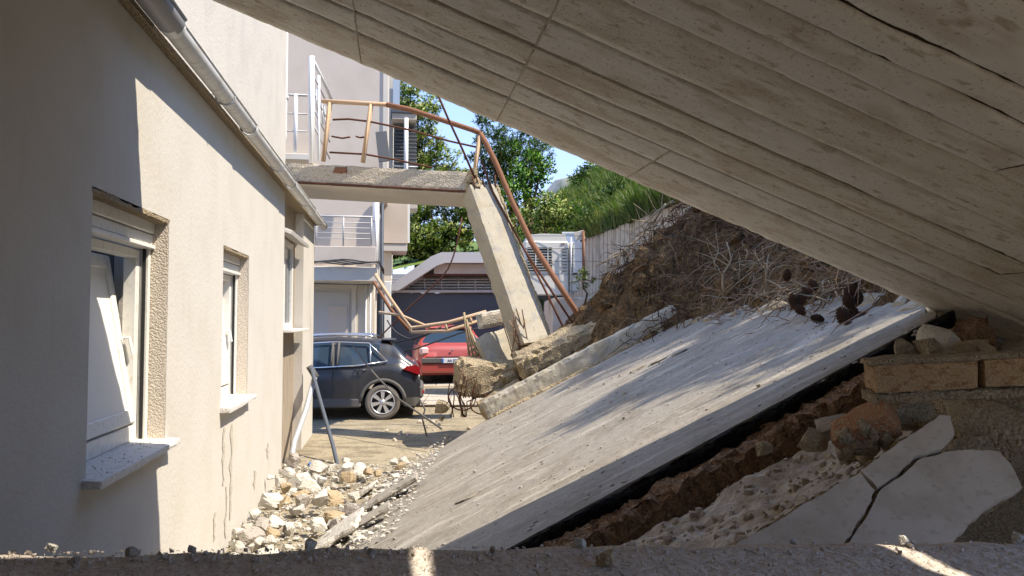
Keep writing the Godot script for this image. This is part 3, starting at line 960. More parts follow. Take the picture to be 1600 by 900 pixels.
func make_debris_right() -> void:
	rng.seed = 77
	# dusty slope of debris between the fallen slab and the plaster fragments
	var s := S(false)
	var fa := at(935, 872, 3.42)
	var fb := at(1545, 552, 3.65)
	var na := at(1130, 862, 2.72)
	var nb := at(1640, 600, 3.25)
	var nu := 130
	var nv := 50
	var g := []
	for i in nu + 1:
		var row := []
		for j in nv + 1:
			var u := float(i) / nu
			var v := float(j) / nv
			var p := fa.lerp(fb, u).lerp(na.lerp(nb, u), v)
			p.y += 0.05 * noise3(p, 2.0, 6) + 0.03 * noise3(p, 5.0, 7) + 0.02 * maxf(0.0, noise3(p, 11.0, 8)) + 0.008 * noise3(p, 40.0, 9)
			p.y -= 0.05 * sin(PI * v)
			row.append(p)
		g.append(row)
	for i in nu:
		for j in nv: quad(s, g[i][j], g[i + 1][j], g[i + 1][j + 1], g[i][j + 1])
	tag(put("debris_slope", s, M.debris_dust), "sloping bed of crumbled mortar dust under the grey slab", "debris", "", "stuff")
	# clods and crumbs on it
	var mm := MultiMesh.new()
	mm.transform_format = MultiMesh.TRANSFORM_3D
	mm.mesh = chunk_mesh(55, 2)
	mm.instance_count = 1400
	for k in 1400:
		var u := rng.randf()
		var v := rng.randf()
		var p: Vector3 = g[int(u * nu)][int(v * nv)]
		var e := 0.004 + 0.04 * pow(rng.randf(), 7.0)
		mm.set_instance_transform(k, Transform3D(Basis.from_euler(Vector3(rnd(0, 6), rnd(0, 6), 0)).scaled(Vector3.ONE * e), p))
	var mi := MultiMeshInstance3D.new()
	mi.name = "debris_crumbs"
	mi.multimesh = mm
	mi.material_override = M.debris_dust
	add_child(mi)
	tag(mi, "fine crumbs of mortar scattered over the debris slope", "crumbs", "", "stuff")
	# plaster fragments of a fallen wall
	var dep := func(_x, y): return 1.0 / (0.4255 - (838.0 - y) * 0.000334)
	plate("wall_fragment", "lowest smooth grey plaster fragment, pointed at its left end", [Vector2(1150, 850), Vector2(1240, 798), Vector2(1343, 738), Vector2(1367, 766), Vector2(1352, 800), Vector2(1318, 850)], dep, 0.02, M.grey_plaster, M.mortar, 0.09)
	plate("wall_fragment", "upper plaster fragment with a crumbled top edge below the orange brick", [Vector2(1345, 734), Vector2(1410, 688), Vector2(1470, 648), Vector2(1486, 650), Vector2(1491, 680), Vector2(1472, 701), Vector2(1428, 714), Vector2(1400, 742), Vector2(1371, 762)], dep, 0.02, M.grey_plaster, M.mortar, 0.11)
	plate("wall_fragment", "broadest plaster fragment with a rounded broken right edge", [Vector2(1323, 850), Vector2(1357, 802), Vector2(1374, 768), Vector2(1405, 746), Vector2(1434, 719), Vector2(1476, 706), Vector2(1520, 702), Vector2(1562, 706), Vector2(1582, 730), Vector2(1597, 762), Vector2(1548, 790), Vector2(1520, 812), Vector2(1488, 850)], dep, 0.02, M.grey_plaster, M.mortar, 0.07)
	# course of bricks still held by its mortar
	var c := thing("brick_course", "row of three tan bricks still joined by mortar, under the overhead slab", "bricks", at(1437, 586, 2.85))
	c.rotation = Vector3(0.05, -0.12, 0.055)
	for b in [[0.0, 0.365, 0.0], [0.285, 0.165, 0.003], [0.475, 0.19, -0.006]]:
		s = rough_box(Vector3(b[1], 0.105, 0.13), 0.022, 0.003, 0.006, int(b[0] * 100) + 3)
		put("brick", s, M.brick_clay, c).position = Vector3(b[0], b[2], 0)
	s = rough_box(Vector3(0.78, 0.04, 0.13), 0.025, 0.008, 0.01, 14)
	put("mortar_bed", s, M.mortar, c).position = Vector3(0.2, -0.076, -0.01)
	s = rough_box(Vector3(0.8, 0.025, 0.12), 0.022, 0.007, 0.006, 15)
	put("mortar_top", s, M.mortar, c).position = Vector3(0.2, 0.06, -0.01)
	# orange brick with mortar on its face
	c = thing("orange_brick", "orange-red brick lump crusted with mortar above the plaster fragments", "brick", at(1352, 668, 2.86))
	c.rotation = Vector3(0.5, -0.35, 0.62)
	s = rough_box(Vector3(0.23, 0.11, 0.14), 0.02, 0.004, 0.008, 16)
	put("brick", s, M.red_brick, c)
	for k in 16:
		var m := put("mortar_lump", chunks[k % 12], M.mortar, c)
		m.position = Vector3(rnd(-0.12, 0.05), rnd(-0.05, 0.06), 0.06 + rnd(-0.01, 0.02))
		m.scale = Vector3.ONE * rnd(0.03, 0.075)
	# lumps of masonry on the right and along the slope
	var back := put("gap_filler_block", rough_box(Vector3(1.1, 1.3, 0.5), 0.09, 0.03, 0.06, 88), M.mortar)  # added block, fills what is only a dark gap behind the fragments
	back.position = at(1625, 740, 3.5) + Vector3(0, -0.2, 0)
	tag(back, "block of masonry added to fill the dark gap behind the broad plaster fragment", "masonry block")
	var spots := [
		[1545, 665, 3.0, 0.30, "mortar", "broad cracked masonry lump under the brick row"], [1590, 690, 2.95, 0.22, "mortar", "masonry lump at the right edge beside the cracked lump"], [1585, 630, 3.0, 0.16, "mortar", "small masonry lump under the right end of the brick row"],
		[1500, 720, 3.0, 0.26, "mortar", "masonry lump behind the broad plaster fragment"], [1420, 648, 2.95, 0.16, "mortar", "clod of mortar just left of the upper plaster fragment"], [1402, 628, 2.95, 0.15, "mortar", "clod of mortar under the left end of the brick row"],
		[1270, 560 + 130, 3.0, 0.10, "mortar", "pale clod on the dust slope left of the orange brick"], [1195, 700, 3.2, 0.075, "mortar", "rounded clod of mortar on the pale torn strip"], [1300, 672, 3.05, 0.12, "grey_rubble", "grey block on the slope above the orange brick"],
		[1418, 548, 3.2, 0.09, "broken_concrete", "brown stone lying above the left end of the brick row"], [1455, 545, 3.15, 0.1, "broken_concrete", "brown stone lying above the middle of the brick row"], [1470, 535, 3.3, 0.16, "white_rubble", "pale plaster piece above the brick row"],
		[1520, 545, 3.1, 0.1, "tan_rubble", "tan stone wedged against the overhead slab"], [1545, 548, 3.05, 0.06, "tan_rubble", "small tan stone at the foot of the overhead slab"],
		[1440, 690, 2.72, 0.07, "mortar", "sharp mortar shard standing on the upper plaster fragment"], [1350, 720, 2.78, 0.05, "mortar", "small mortar lump in the notch between two plaster fragments"]]
	for q in spots:
		lump("masonry_lump", q[5], "masonry lump", at(q[0], q[1], q[2]), Vector3(q[3] * 1.25, q[3] * 0.8, q[3]), M[q[4]], "lumps of broken masonry on the right")

func make_ledge() -> void:
	rng.seed = 91
	var l := thing("concrete_ledge", "gritty grey concrete ledge across the bottom foreground", "ledge", Vector3(0, EYE - 0.362, -0.95))
	l.rotation.z = 0.0113
	put("top", rough_box(Vector3(2.6, 0.08, 0.5), 0.02, 0.004, 0.008, 61, false), M.ledge_concrete, l).position.y = -0.04
	var s := S()
	bx(s, Vector3(0, -0.8, 0.0), Vector3(2.6, 1.4, 0.4))
	put("parapet", s, M.ledge_concrete, l)
	var mm := MultiMesh.new()
	mm.transform_format = MultiMesh.TRANSFORM_3D
	mm.mesh = chunk_mesh(57, 2)
	mm.instance_count = 1500
	for k in 1500:
		var edge := rng.randf() < 0.6
		var p := Vector3(rnd(-1.05, 1.05), 0.002, -0.245 + (0.06 * rng.randf() if edge else 0.25 * rng.randf()))
		if rng.randf() < 0.45: p.x = -1.05 + 1.0 * rng.randf()
		var e := 0.002 + 0.006 * pow(rng.randf(), 5.0)
		mm.set_instance_transform(k, l.transform * Transform3D(Basis.from_euler(Vector3(rnd(0, 6), rnd(0, 6), 0)).scaled(Vector3.ONE * e), p))
	var mi := MultiMeshInstance3D.new()
	mi.name = "ledge_grit"
	mi.multimesh = mm
	mi.material_override = M.ledge_concrete
	add_child(mi)
	tag(mi, "loose grit scattered along the concrete ledge", "grit", "", "stuff")
	var big := [[486, 858, 0.024, "white_rubble", "pale angular stone on the ledge edge below the rubble pile"], [945, 880, 0.028, "tan_rubble", "tan pebble in the middle of the ledge"], [205, 868, 0.022, "grey_rubble", "dark grey lump on the left part of the ledge"],
		[115, 884, 0.020, "grey_rubble", "grey stone near the left end of the ledge"], [580, 866, 0.014, "grey_rubble", "small grey stone right of the pale angular stone"], [905, 843, 0.02, "white_rubble", "thin white flake on the ledge rim at the black seam"],
		[1395, 838, 0.018, "white_rubble", "white crumb on the ledge rim below the plaster fragments"], [1570, 838, 0.02, "white_rubble", "white crumb on the ledge rim near its right end"], [90, 856, 0.018, "white_rubble", "white crumb on the ledge rim at the far left"],
		[300, 862, 0.014, "grey_rubble", "small stone on the ledge below the first window"], [770, 862, 0.012, "grey_rubble", "small stone on the ledge below the middle of the slab"], [1235, 846, 0.012, "grey_rubble", "small stone on the ledge rim right of centre"]]
	for q in big:
		var v := at(q[0], q[1], 1.0) - Vector3(0, EYE, 0)
		var p: Vector3 = Vector3(0, EYE, 0) + v * ((0.358 - 0.0113 * v.x) / -v.y)
		p.z = maxf(p.z, -1.185)
		lump("ledge_stone", q[4], "stone", p + Vector3(0, q[2] * 0.25, 0), Vector3(q[2] * 1.3, q[2], q[2]) * 0.75, M[q[3]], "stones on the ledge")

func pipe(called: String, pts: Array, r: float, m: Material, parent: Node, n := 8) -> MeshInstance3D:
	var s := S(false)
	tube(s, pts, r, n)
	return put(called, s, m, parent)

func box_part(called: String, c: Vector3, size: Vector3, m: Material, parent: Node, bev := 0.0, rot := Vector3.ZERO) -> MeshInstance3D:
	var s := S()
	bx(s, Vector3.ZERO, size, Transform3D.IDENTITY, bev)
	var o := put(called, s, m, parent)
	o.position = c
	o.rotation = rot
	return o

func make_apartments() -> void:
	# nearer block whose end facade looks at us; local x = 0 at its right corner
	var base := at(600, 500, 17.5)
	base.y = 0.0
	var a := thing("apartment_block", "beige rendered apartment block with a railed balcony behind the black car", "building", base, THETA)
	box_part("ground_wall", Vector3(-3.6, 1.5, -1.5), Vector3(6.7, 3.0, 3.0), M.pale_render, a)
	box_part("middle_wall", Vector3(-3.6, 3.9, -1.502), Vector3(6.7, 1.8, 3.0), M.beige_render, a)
	box_part("upper_wall", Vector3(-3.45, 8.3, -1.5), Vector3(7.0, 7.0, 3.0), M.beige_render, a)
	box_part("corner_trim", Vector3(0.0, 8.3, 0.01), Vector3(0.12, 7.0, 0.06), M.pale_render, a, 0.005)
	# recessed door and its frame
	box_part("door", Vector3(-1.32, 1.35, 0.012), Vector3(1.05, 2.35, 0.03), M.shutter_grey, a, 0.004)
	box_part("door_leaf", Vector3(-1.06, 1.2, 0.035), Vector3(0.42, 2.0, 0.02), M.beige_render, a, 0.004)
	for x in [-1.93, -0.7]: box_part("door_frame", Vector3(x, 1.37, 0.03), Vector3(0.1, 2.5, 0.08), M.pale_render, a, 0.006)
	box_part("door_lintel", Vector3(-1.3, 2.66, 0.03), Vector3(1.34, 0.1, 0.08), M.pale_render, a, 0.006)
	# balcony
	var b := Node3D.new()
	b.name = "balcony"
	a.add_child(b)
	box_part("balcony_slab", Vector3(-1.35, 2.9, 0.45), Vector3(2.4, 0.32, 0.9), M.pale_render, b, 0.01)
	box_part("balcony_upstand", Vector3(-1.35, 3.32, 0.83), Vector3(2.36, 0.4, 0.08), M.beige_render, b, 0.01)
	for y in [3.7, 3.82, 3.94, 4.06]: pipe("rail_bar", [Vector3(-2.5, y, 0.82), Vector3(-0.28, y, 0.82)], 0.012, M.rail_grey, b, 6)
	pipe("top_rail", [Vector3(-2.5, 4.2, 0.82), Vector3(-0.26, 4.2, 0.82)], 0.022, M.rail_grey, b)
	for x in [-2.4, -1.5, -0.9, -0.28]: pipe("rail_post", [Vector3(x, 3.5, 0.82), Vector3(x, 4.21, 0.82)], 0.02, M.rail_grey, b, 6)
	pipe("rail_return", [Vector3(-0.27, 4.2, 0.82), Vector3(-0.27, 4.2, 0.02)], 0.02, M.rail_grey, b, 6)
	# upper balcony seen past the downpipe
	var ub := Node3D.new()
	ub.name = "upper_balcony"
	a.add_child(ub)
	for y in [6.15, 6.55, 6.98]: pipe("rail_bar", [Vector3(-2.9, y, 0.6), Vector3(-1.75, y, 0.6)], 0.018 if y < 6.9 else 0.03, M.rail_grey, ub, 6)
	for x in [-2.35, -2.0]: pipe("rail_post", [Vector3(x, 5.6, 0.6), Vector3(x, 7.0, 0.6)], 0.045, M.white_metal, ub)
	box_part("balcony_slab", Vector3(-2.3, 5.55, 0.35), Vector3(1.3, 0.14, 0.7), M.pale_render, ub, 0.01)
	# downpipes and small pipes
	pipe("downpipe", [Vector3(-2.22, 9.6, 0.9), Vector3(-2.22, 5.95, 0.9), Vector3(-2.25, 5.82, 0.9), Vector3(-2.35, 5.75, 0.9), Vector3(-2.6, 5.73, 0.9)], 0.075, M.white_metal, a, 12)
	pipe("pipe_clamp", [Vector3(-2.55, 6.82, 0.9), Vector3(-2.12, 6.82, 0.9)], 0.05, M.white_metal, a)
	pipe("downpipe", [Vector3(-0.2, 4.75, 0.12), Vector3(-0.2, 3.2, 0.12)], 0.075, M.white_metal, a, 12)
	pipe("corner_strip", [Vector3(-0.06, 5.0, -0.1), Vector3(-0.06, 0.2, -0.1)], 0.04, M.slate_blue, a)  # dark blue strip drawn in the narrow gap beside the downpipe
	for x in [-0.42, -0.32]: pipe("wall_pipe", [Vector3(x, 2.75, 0.06), Vector3(x, 0.25, 0.06)], 0.022, M.white_metal, a)
	box_part("wall_column", Vector3(0.08, 1.5, -0.4), Vector3(0.16, 2.6, 0.3), M.white_metal, a, 0.01)
	# projecting side bay with its dark soffit
	box_part("side_bay", Vector3(0.25, 4.45, -1.9), Vector3(0.62, 1.25, 1.2), M.beige_render, a, 0.01)
	box_part("bay_soffit", Vector3(0.25, 3.72, -1.9), Vector3(0.6, 0.18, 1.16), M.shutter_grey, a, 0.01)
	box_part("bay_post", Vector3(0.06, 3.2, -1.6), Vector3(0.2, 0.86, 0.2), M.pale_render, a, 0.01)
	box_part("bay_trim", Vector3(0.59, 4.7, -1.4), Vector3(0.05, 1.7, 0.08), M.white_metal, a)
	# bundle of cables under the balcony
	for k in 4:
		var pts := []
		for i in 12: pts.append(Vector3(-2.3 + 0.2 * i, 3.19 - 0.02 * k + 0.03 * sin(i * 1.1 + k), 0.95 + 0.015 * k))
		pts.append(Vector3(0.0, 3.0 - 0.03 * k, 0.8))
		pipe("cable", pts, 0.016, M.cable_black, a, 5)
	var pp := [Vector3(-2.4, 2.69, 0.93), Vector3(-0.3, 2.67, 0.93)]
	pipe("cable", pp, 0.018, M.cable_black, a, 5)
	# leaning dark panel
	var lp := box_part("grey_board", at(598, 229, 16.9), Vector3(0.26, 0.72, 0.05), M.panel_grey, self, 0.004, Vector3(-0.12, 0.1, 0.12))
	tag(lp, "narrow dark grey panel leaning against the apartment facade above the walkway", "panel")
	# farther block with louvred balconies
	var fb := at(612, 500, 24.0)
	fb.y = 0.0
	var f := thing("far_apartment_block", "farther apartment block with dark louvred balcony beside the pine trees", "building", fb, THETA)
	box_part("wall", Vector3(-1.1, 6.0, -2.0), Vector3(2.2, 12.0, 4.0), M.pale_render, f)
	box_part("glass_screen", Vector3(0.1, 9.1, 0.1), Vector3(0.22, 1.3, 0.04), M.blue_sheet, f)
	box_part("balcony_roof", Vector3(0.36, 8.52, 0.2), Vector3(0.85, 0.12, 1.2), M.slate_blue, f, 0.01)
	box_part("balcony_fascia", Vector3(0.36, 8.36, 0.2), Vector3(0.78, 0.2, 1.1), M.beige_render, f, 0.01)
	for k in 12: box_part("louvre", Vector3(0.4, 6.85 + 0.12 * k, 0.3), Vector3(0.75, 0.06, 0.05), M.panel_grey, f, 0.004, Vector3(0.5, 0, 0))
	box_part("louvre_back", Vector3(0.4, 7.5, 0.1), Vector3(0.72, 1.5, 0.03), M.slate_blue, f)
	pipe("balcony_post", [Vector3(0.42, 5.5, 0.75), Vector3(0.42, 8.3, 0.75)], 0.07, M.white_metal, f)
	for y in [6.0, 6.25, 6.5, 6.75]: pipe("rail_bar", [Vector3(0.0, y, 0.72), Vector3(0.8, y, 0.72)], 0.02, M.galvanised, f, 6)
	box_part("balcony_slab", Vector3(0.36, 5.55, 0.3), Vector3(0.85, 0.3, 1.0), M.beige_render, f, 0.01)

func make_walkway() -> void:
	rng.seed = 17
	# broken concrete walkway sticking out from the house corner
	var p0 := at(441, 251, 12.1)
	var p1 := at(736, 266, 11.75)
	var d := p1 - p0
	var ex := d.normalized()
	var ez := Vector3(sin(THETA * 0.3), 0, cos(THETA * 0.3))
	var ey := ez.cross(ex).normalized()
	ez = ex.cross(ey)
	var w := thing("broken_walkway", "broken concrete walkway slab jutting out from the house corner", "walkway")
	w.transform = Transform3D(Basis(ex, ey, ez), p0)
	var L := d.length()
	var s := rough_box(Vector3(L + 0.3, 0.34, 1.45), 0.07, 0.008, 0.02, 71)
	put("deck", s, M.slab_edge_concrete, w).position = Vector3(L / 2 - 0.15, -0.19, -0.74)
	box_part("soffit", Vector3(L / 2 - 0.15, -0.372, -0.74), Vector3(L + 0.2, 0.02, 1.4), M.pale_render, w)
	box_part("drip_edge", Vector3(L / 2 - 0.15, -0.345, 0.0), Vector3(L + 0.25, 0.03, 0.04), M.dark_rust, w, 0.006)
	put("rust_patch", rough_box(Vector3(0.24, 0.13, 0.03), 0.03, 0.012, 0.03, 8), M.rust, w).position = Vector3(1.0, -0.1, -0.012)
	for k in 14:
		var m := put("broken_end", chunks[k % 12], M.broken_concrete, w)
		m.position = Vector3(L + rnd(-0.05, 0.04), -rnd(0.02, 0.34), -rnd(0.0, 1.4))
		m.scale = Vector3.ONE * rnd(0.1, 0.24)
	# rusty handrail that bends down with the hanging piece
	var D := 11.85
	var r := thing("rusty_handrail", "rusty bent handrail along the walkway, folding down at its broken end", "railing")
	pipe("top_rail", [at(503, 158, D), at(560, 161, D), at(605, 163.5, D)], 0.036, M.pale_rust, r, 10)
	pipe("top_rail", [at(604, 163.5, D), at(640, 171, D), at(680, 184, D), at(738, 203, D), at(750, 208, D)], 0.042, M.rust, r, 10)
	pipe("bent_rail", [at(750, 208, D), at(760, 225, D), at(775, 255, D - 0.1), at(800, 315, D - 0.2), at(830, 378, D - 0.4), at(868, 437, D - 0.6), at(912, 505, D - 0.8)], 0.045, M.rust, r, 10)
	for q in [[516, 160, 505, 252], [580, 163, 567, 254], [750, 212, 739, 285]]:
		pipe("post", [at(q[0], q[1], D), at(q[2], q[3], D)], 0.038, M.pale_rust, r)
	pipe("middle_rail", [at(520, 187, D), at(545, 186, D), at(578, 190, D), at(640, 203, D), at(700, 220, D), at(745, 230, D)], 0.017, M.dark_rust, r, 6)
	pipe("lower_rail", [at(515, 238, D), at(570, 241, D), at(620, 250, D), at(676, 262, D)], 0.017, M.dark_rust, r, 6)
	pipe("broken_rail", [at(518, 213, D), at(535, 216, D), at(547, 214, D)], 0.015, M.dark_rust, r, 6)
	pipe("broken_rail", [at(556, 213, D), at(562, 215, D), at(574, 214, D)], 0.015, M.dark_rust, r, 6)
	pipe("bent_bar", [at(752, 250, D), at(770, 300, D - 0.1), at(822, 395, D - 0.3), at(895, 505, D - 0.7)], 0.018, M.dark_rust, r, 6)
	pipe("bent_bar", [at(822, 395, D), at(850, 450, D - 0.3), at(882, 515, D - 0.6)], 0.018, M.dark_rust, r, 6)
	# hanging rebar
	var rb := pipe("hanging_rebar", [at(680, 138, 11.0), at(700, 185, 11.2), at(722, 232, 11.5), at(742, 278, 11.7)], 0.018, M.dark_rust, self, 6)
	tag(rb, "thin straight rebar hanging in front of the sky above the walkway", "rebar")
	# hanging slab piece, hinged at the broken end
	var c := thing("hanging_slab", "thick cream slab hanging down steeply from the broken end of the walkway", "concrete slab")
	var top := at(748, 296, 11.9)
	var bot := at(832, 540, 11.2)
	var ay := (top - bot).normalized()
	var az := Vector3(0.55, 0.0, 0.83)
	var ax := ay.cross(az).normalized()
	az = ax.cross(ay)
	c.transform = Transform3D(Basis(ax, ay, az), (top + bot) / 2)
	var len_ := top.distance_to(bot)
	s = rough_box(Vector3(0.52, len_, 0.36), 0.08, 0.006, 0.02, 72)
	put("body", s, M.cream_concrete, c)
	s = rough_box(Vector3(0.05, len_ * 0.98, 0.05), 0.04, 0.012, 0.015, 73)
	put("cracked_arris", s, M.broken_concrete, c).position = Vector3(0.245, 0, 0.165)
	for k in 10:
		var m := put("crumbled_top", chunks[k % 12], M.broken_concrete, c)
		m.position = Vector3(rnd(-0.22, 0.22), len_ / 2 + rnd(-0.04, 0.04), rnd(-0.1, 0.16))
		m.scale = Vector3.ONE * rnd(0.07, 0.15)
	for k in 5:
		pipe("torn_rebar", [Vector3(-0.2 + 0.1 * k, len_ / 2 - 0.1, 0.17), Vector3(-0.2 + 0.1 * k + rnd(-0.05, 0.05), len_ / 2 + 0.12, 0.2 + rnd(-0.1, 0.1))], 0.012, M.dark_rust, c, 5)
	# white stair railing on the landing
	var g := thing("stair_railing", "white metal stair railing with slanting bars at the house corner", "railing")
	var D2 := 12.6
	pipe("post", [at(487, 88, D2), at(487, 254, D2)], 0.05, M.white_metal, g, 12)
	pipe("top_rail", [at(488, 92, D2), at(503, 122, D2 + 0.5), at(518, 156, D2 + 1.0)], 0.03, M.white_metal, g)
	pipe("post", [at(498, 118, D2 + 0.3), at(498, 252, D2 + 0.3)], 0.028, M.white_metal, g)
	for k in 4:
		var y := 118.0 + 26.0 * k
		pipe("slanting_bar", [at(490, y, D2 + 0.05), at(515, y + 52, D2 + 0.9)], 0.016, M.rail_grey, g, 6)
	for k in 5:
		var f := 0.15 + 0.17 * k
		pipe("cross_bar", [at(490 + 26 * f, 112 + 52 * f + 20, D2 + f), at(492 + 26 * f, 95 + 60 * f + 70, D2 + f)], 0.012, M.rail_grey, g, 6)

func make_back_yard() -> void:
	rng.seed = 19
	# dark blue garage wall with barred band and bent metal canopy
	var b := at(690, 500, 22.0)
	b.y = 0.0
	var g := thing("garage", "dark slate-blue garage wall with a barred opening under a pale metal canopy", "garage", b)
	box_part("wall", Vector3(0.2, 1.42, -1.5), Vector3(4.6, 2.5, 3.0), M.slate_blue, g, 0.01)
	box_part("wall_cap", Vector3(0.2, 2.72, 0.02), Vector3(4.62, 0.08, 0.2), M.shutter_grey, g, 0.01)
	for k in 4: pipe("bar", [Vector3(-1.7, 2.83 + 0.085 * k, 0.0), Vector3(2.4, 2.83 + 0.085 * k, 0.0)], 0.018, M.shutter_grey, g, 6)
	for k in 8: pipe("bar_post", [Vector3(-1.5 + 0.5 * k, 2.75, 0.0), Vector3(-1.5 + 0.5 * k, 3.2, 0.0)], 0.022, M.rail_grey, g, 6)
	box_part("recess_back", Vector3(0.3, 3.0, -0.6), Vector3(4.2, 0.55, 0.05), M.rail_grey, g)
	box_part("beige_fascia", Vector3(1.1, 3.37, 0.1), Vector3(2.6, 0.3, 0.5), M.beige_render, g, 0.01)
	box_part("dark_beam", Vector3(0.9, 3.19, 0.15), Vector3(3.2, 0.07, 0.4), M.dark_rust, g, 0.01)
	var s := S()
	prism(s, PackedVector2Array([Vector2(-1.65, 2.72), Vector2(-0.25, 3.72), Vector2(0.05, 3.84), Vector2(3.0, 3.84), Vector2(3.0, 3.53), Vector2(0.15, 3.53), Vector2(-0.1, 3.44), Vector2(-1.2, 2.72)]), 2.5, Transform3D(Basis.IDENTITY, Vector3(0, 0, 0.6)))
	put("canopy", s, M.canopy_metal, g)
	# low dusty wall of pale junk behind the red car
	for q in [[620, 572, 19.5, 1.4, 0.35, "white_metal", "pale low car roof shape half hidden beside the red car"]]:
		var o := rough_box(Vector3(q[3], q[4], 0.8), 0.12, 0.02, 0.12, 23, false)
		var m := put("covered_junk", o, M[q[5]])
		m.position = at(q[0], q[1], q[2])
		tag(m, "low grey sheet-covered heap between the two cars", "heap")
	# wrecked rusty railing in front of the garage
	var r := thing("wrecked_railing", "bent rusty railing frame fallen in front of the garage", "railing")
	var D := 15.2
	pipe("rail", [at(586, 428, D), at(612, 470, D), at(642, 512, D), at(700, 504, D), at(760, 487, D)], 0.038, M.pale_rust, r)
	pipe("rail", [at(584, 440, D + 0.1), at(610, 483, D + 0.1), at(642, 519, D + 0.1)], 0.036, M.rust, r)
	pipe("rail", [at(642, 519, D), at(700, 517, D), at(752, 500, D)], 0.036, M.pale_rust, r)
	for q in [[596, 445, 592, 452], [615, 474, 612, 482], [643, 511, 642, 520], [697, 505, 698, 516], [735, 494, 737, 505]]:
		pipe("rung", [at(q[0], q[1], D), at(q[2], q[3], D)], 0.034, M.pale_rust, r)
	pipe("loose_bar", [at(592, 488, D), at(625, 492, D), at(672, 512, D)], 0.03, M.pale_rust, r)
	# sagging black cables
	for q in [[[580, 545], [640, 530], [700, 512], [770, 492]], [[590, 556], [650, 545], [720, 520], [775, 505]], [[605, 500], [620, 520], [650, 530], [690, 510]], [[590, 540], [600, 520], [640, 480], [700, 420], [722, 340]]]:
		var pts := []
		for p in q: pts.append(at(p[0], p[1], 15.6))
		var cv := Curve3D.new()
		for i in pts.size():
			var t: Vector3 = (pts[mini(i + 1, pts.size() - 1)] - pts[maxi(i - 1, 0)]) / 6.0
			cv.add_point(pts[i], -t, t)
		var cab := pipe("sagging_cable", Array(cv.tessellate(3)), 0.017, M.cable_black if q[0][0] != 590 or q.size() == 4 else M.dark_rust, self, 5)
		tag(cab, ["black cable sagging lowest across the garage front", "second black cable sagging over the red car roof", "short looping cable by the wrecked railing", "long brown cable rising to the walkway underside"][int(taken.get("sagging_cable", 0))], "cable", "cables by the garage")
	# upper terrace carrying the outdoor unit
	var tr := put("terrace", rough_box(Vector3(2.2, 2.35, 4.2), 0.2, 0.02, 0.04, 31), M.beige_render)
	tr.position = at(905, 500, 17.5) + Vector3(0.35, -0.7, 0.0)
	tag(tr, "raised concrete terrace under the outdoor unit", "terrace", "", "structure")
	var ap := at(856, 466, 16.2)
	var a := thing("air_conditioner", "large off-white outdoor air-conditioning unit with grille behind the hanging slab", "air conditioner", ap, 0.1)
	box_part("cabinet", Vector3(-0.02, 0.66, -0.4), Vector3(0.98, 1.2, 0.78), M.ac_paint, a, 0.03)
	box_part("plinth", Vector3(-0.02, 0.03, -0.4), Vector3(0.9, 0.06, 0.7), M.ac_dark, a, 0.01)
	s = S()
	prism(s, PackedVector2Array([Vector2(-0.46, 0), Vector2(-0.38, 0.14), Vector2(-0.1, 0.17), Vector2(0.42, 0.16), Vector2(0.46, 0)]), 0.7)
	put("fan_cowl", s, M.ac_paint, a).position = Vector3(-0.02, 1.26, -0.05)
	box_part("grille_recess", Vector3(-0.18, 0.86, -0.004), Vector3(0.54, 0.52, 0.02), M.ac_dark, a)
	for k in 9: box_part("grille_bar", Vector3(-0.18, 0.63 + 0.058 * k, 0.012), Vector3(0.56, 0.012, 0.02), M.ac_paint, a)
	for x in [-0.27, 0.0]: box_part("grille_bar", Vector3(x, 0.86, 0.02), Vector3(0.02, 0.54, 0.02), M.ac_paint, a)
	box_part("side_cabinet", Vector3(0.6, 0.7, -0.35), Vector3(0.2, 1.1, 0.6), M.ac_paint, a, 0.02)
	for k in 9: box_part("side_louvre", Vector3(0.60, 0.55 + 0.07 * k, -0.045), Vector3(0.15, 0.025, 0.03), M.ac_dark, a, 0.0, Vector3(0.4, 0, 0.3))
	for k in 8: box_part("front_slot", Vector3(0.37, 0.6 + 0.07 * k, -0.006), Vector3(0.11, 0.016, 0.02), M.ac_dark, a)
	box_part("badge", Vector3(0.34, 1.2, -0.004), Vector3(0.09, 0.022, 0.016), M.rust, a)
	# sheet, posts and mesh beside it
	var sh := thing("blue_grey_sheet", "flat blue-grey sheet standing behind the outdoor unit", "sheet", at(893, 432, 17.2))
	box_part("sheet", Vector3(0, 0.5, 0), Vector3(0.4, 1.0, 0.03), M.blue_sheet, sh, 0.004)
	box_part("frame", Vector3(0, 1.02, 0), Vector3(0.44, 0.04, 0.05), M.white_metal, sh, 0.004)
	var fe := thing("yard_fence", "white panelled fence with a rusty post beside the outdoor unit", "fence", at(905, 432, 16.2))
	box_part("panel", Vector3(0.0, 0.42, 0), Vector3(0.26, 0.68, 0.02), M.white_metal, fe, 0.004)
	box_part("upper_panel", Vector3(0.01, 0.9, 0.0), Vector3(0.22, 0.2, 0.02), M.pale_render, fe, 0.004, Vector3(0, 0, 0.25))
	pipe("rusty_post", [Vector3(0.1, -0.1, 0.03), Vector3(0.09, 1.0, 0.03)], 0.03, M.rust, fe)
	pipe("grey_post", [Vector3(-0.18, -0.4, 0.05), Vector3(-0.18, 0.85, 0.05)], 0.02, M.galvanised, fe)
	for k in 4: pipe("wire", [Vector3(-1.2, 0.05 + 0.28 * k, 0.04), Vector3(0.1, 0.05 + 0.28 * k, 0.04)], 0.005, M.cable_black, fe, 4)

func bank(w: float) -> float:
	return 4.16 + (0.95 * minf(w, 6.0) + 0.45 * maxf(0.0, w - 6.0)) - 0.25 * exp(-w * 3.0)

func wall_x(depth: float) -> float:
	return 1.82 + 0.175 * (20.0 - depth)

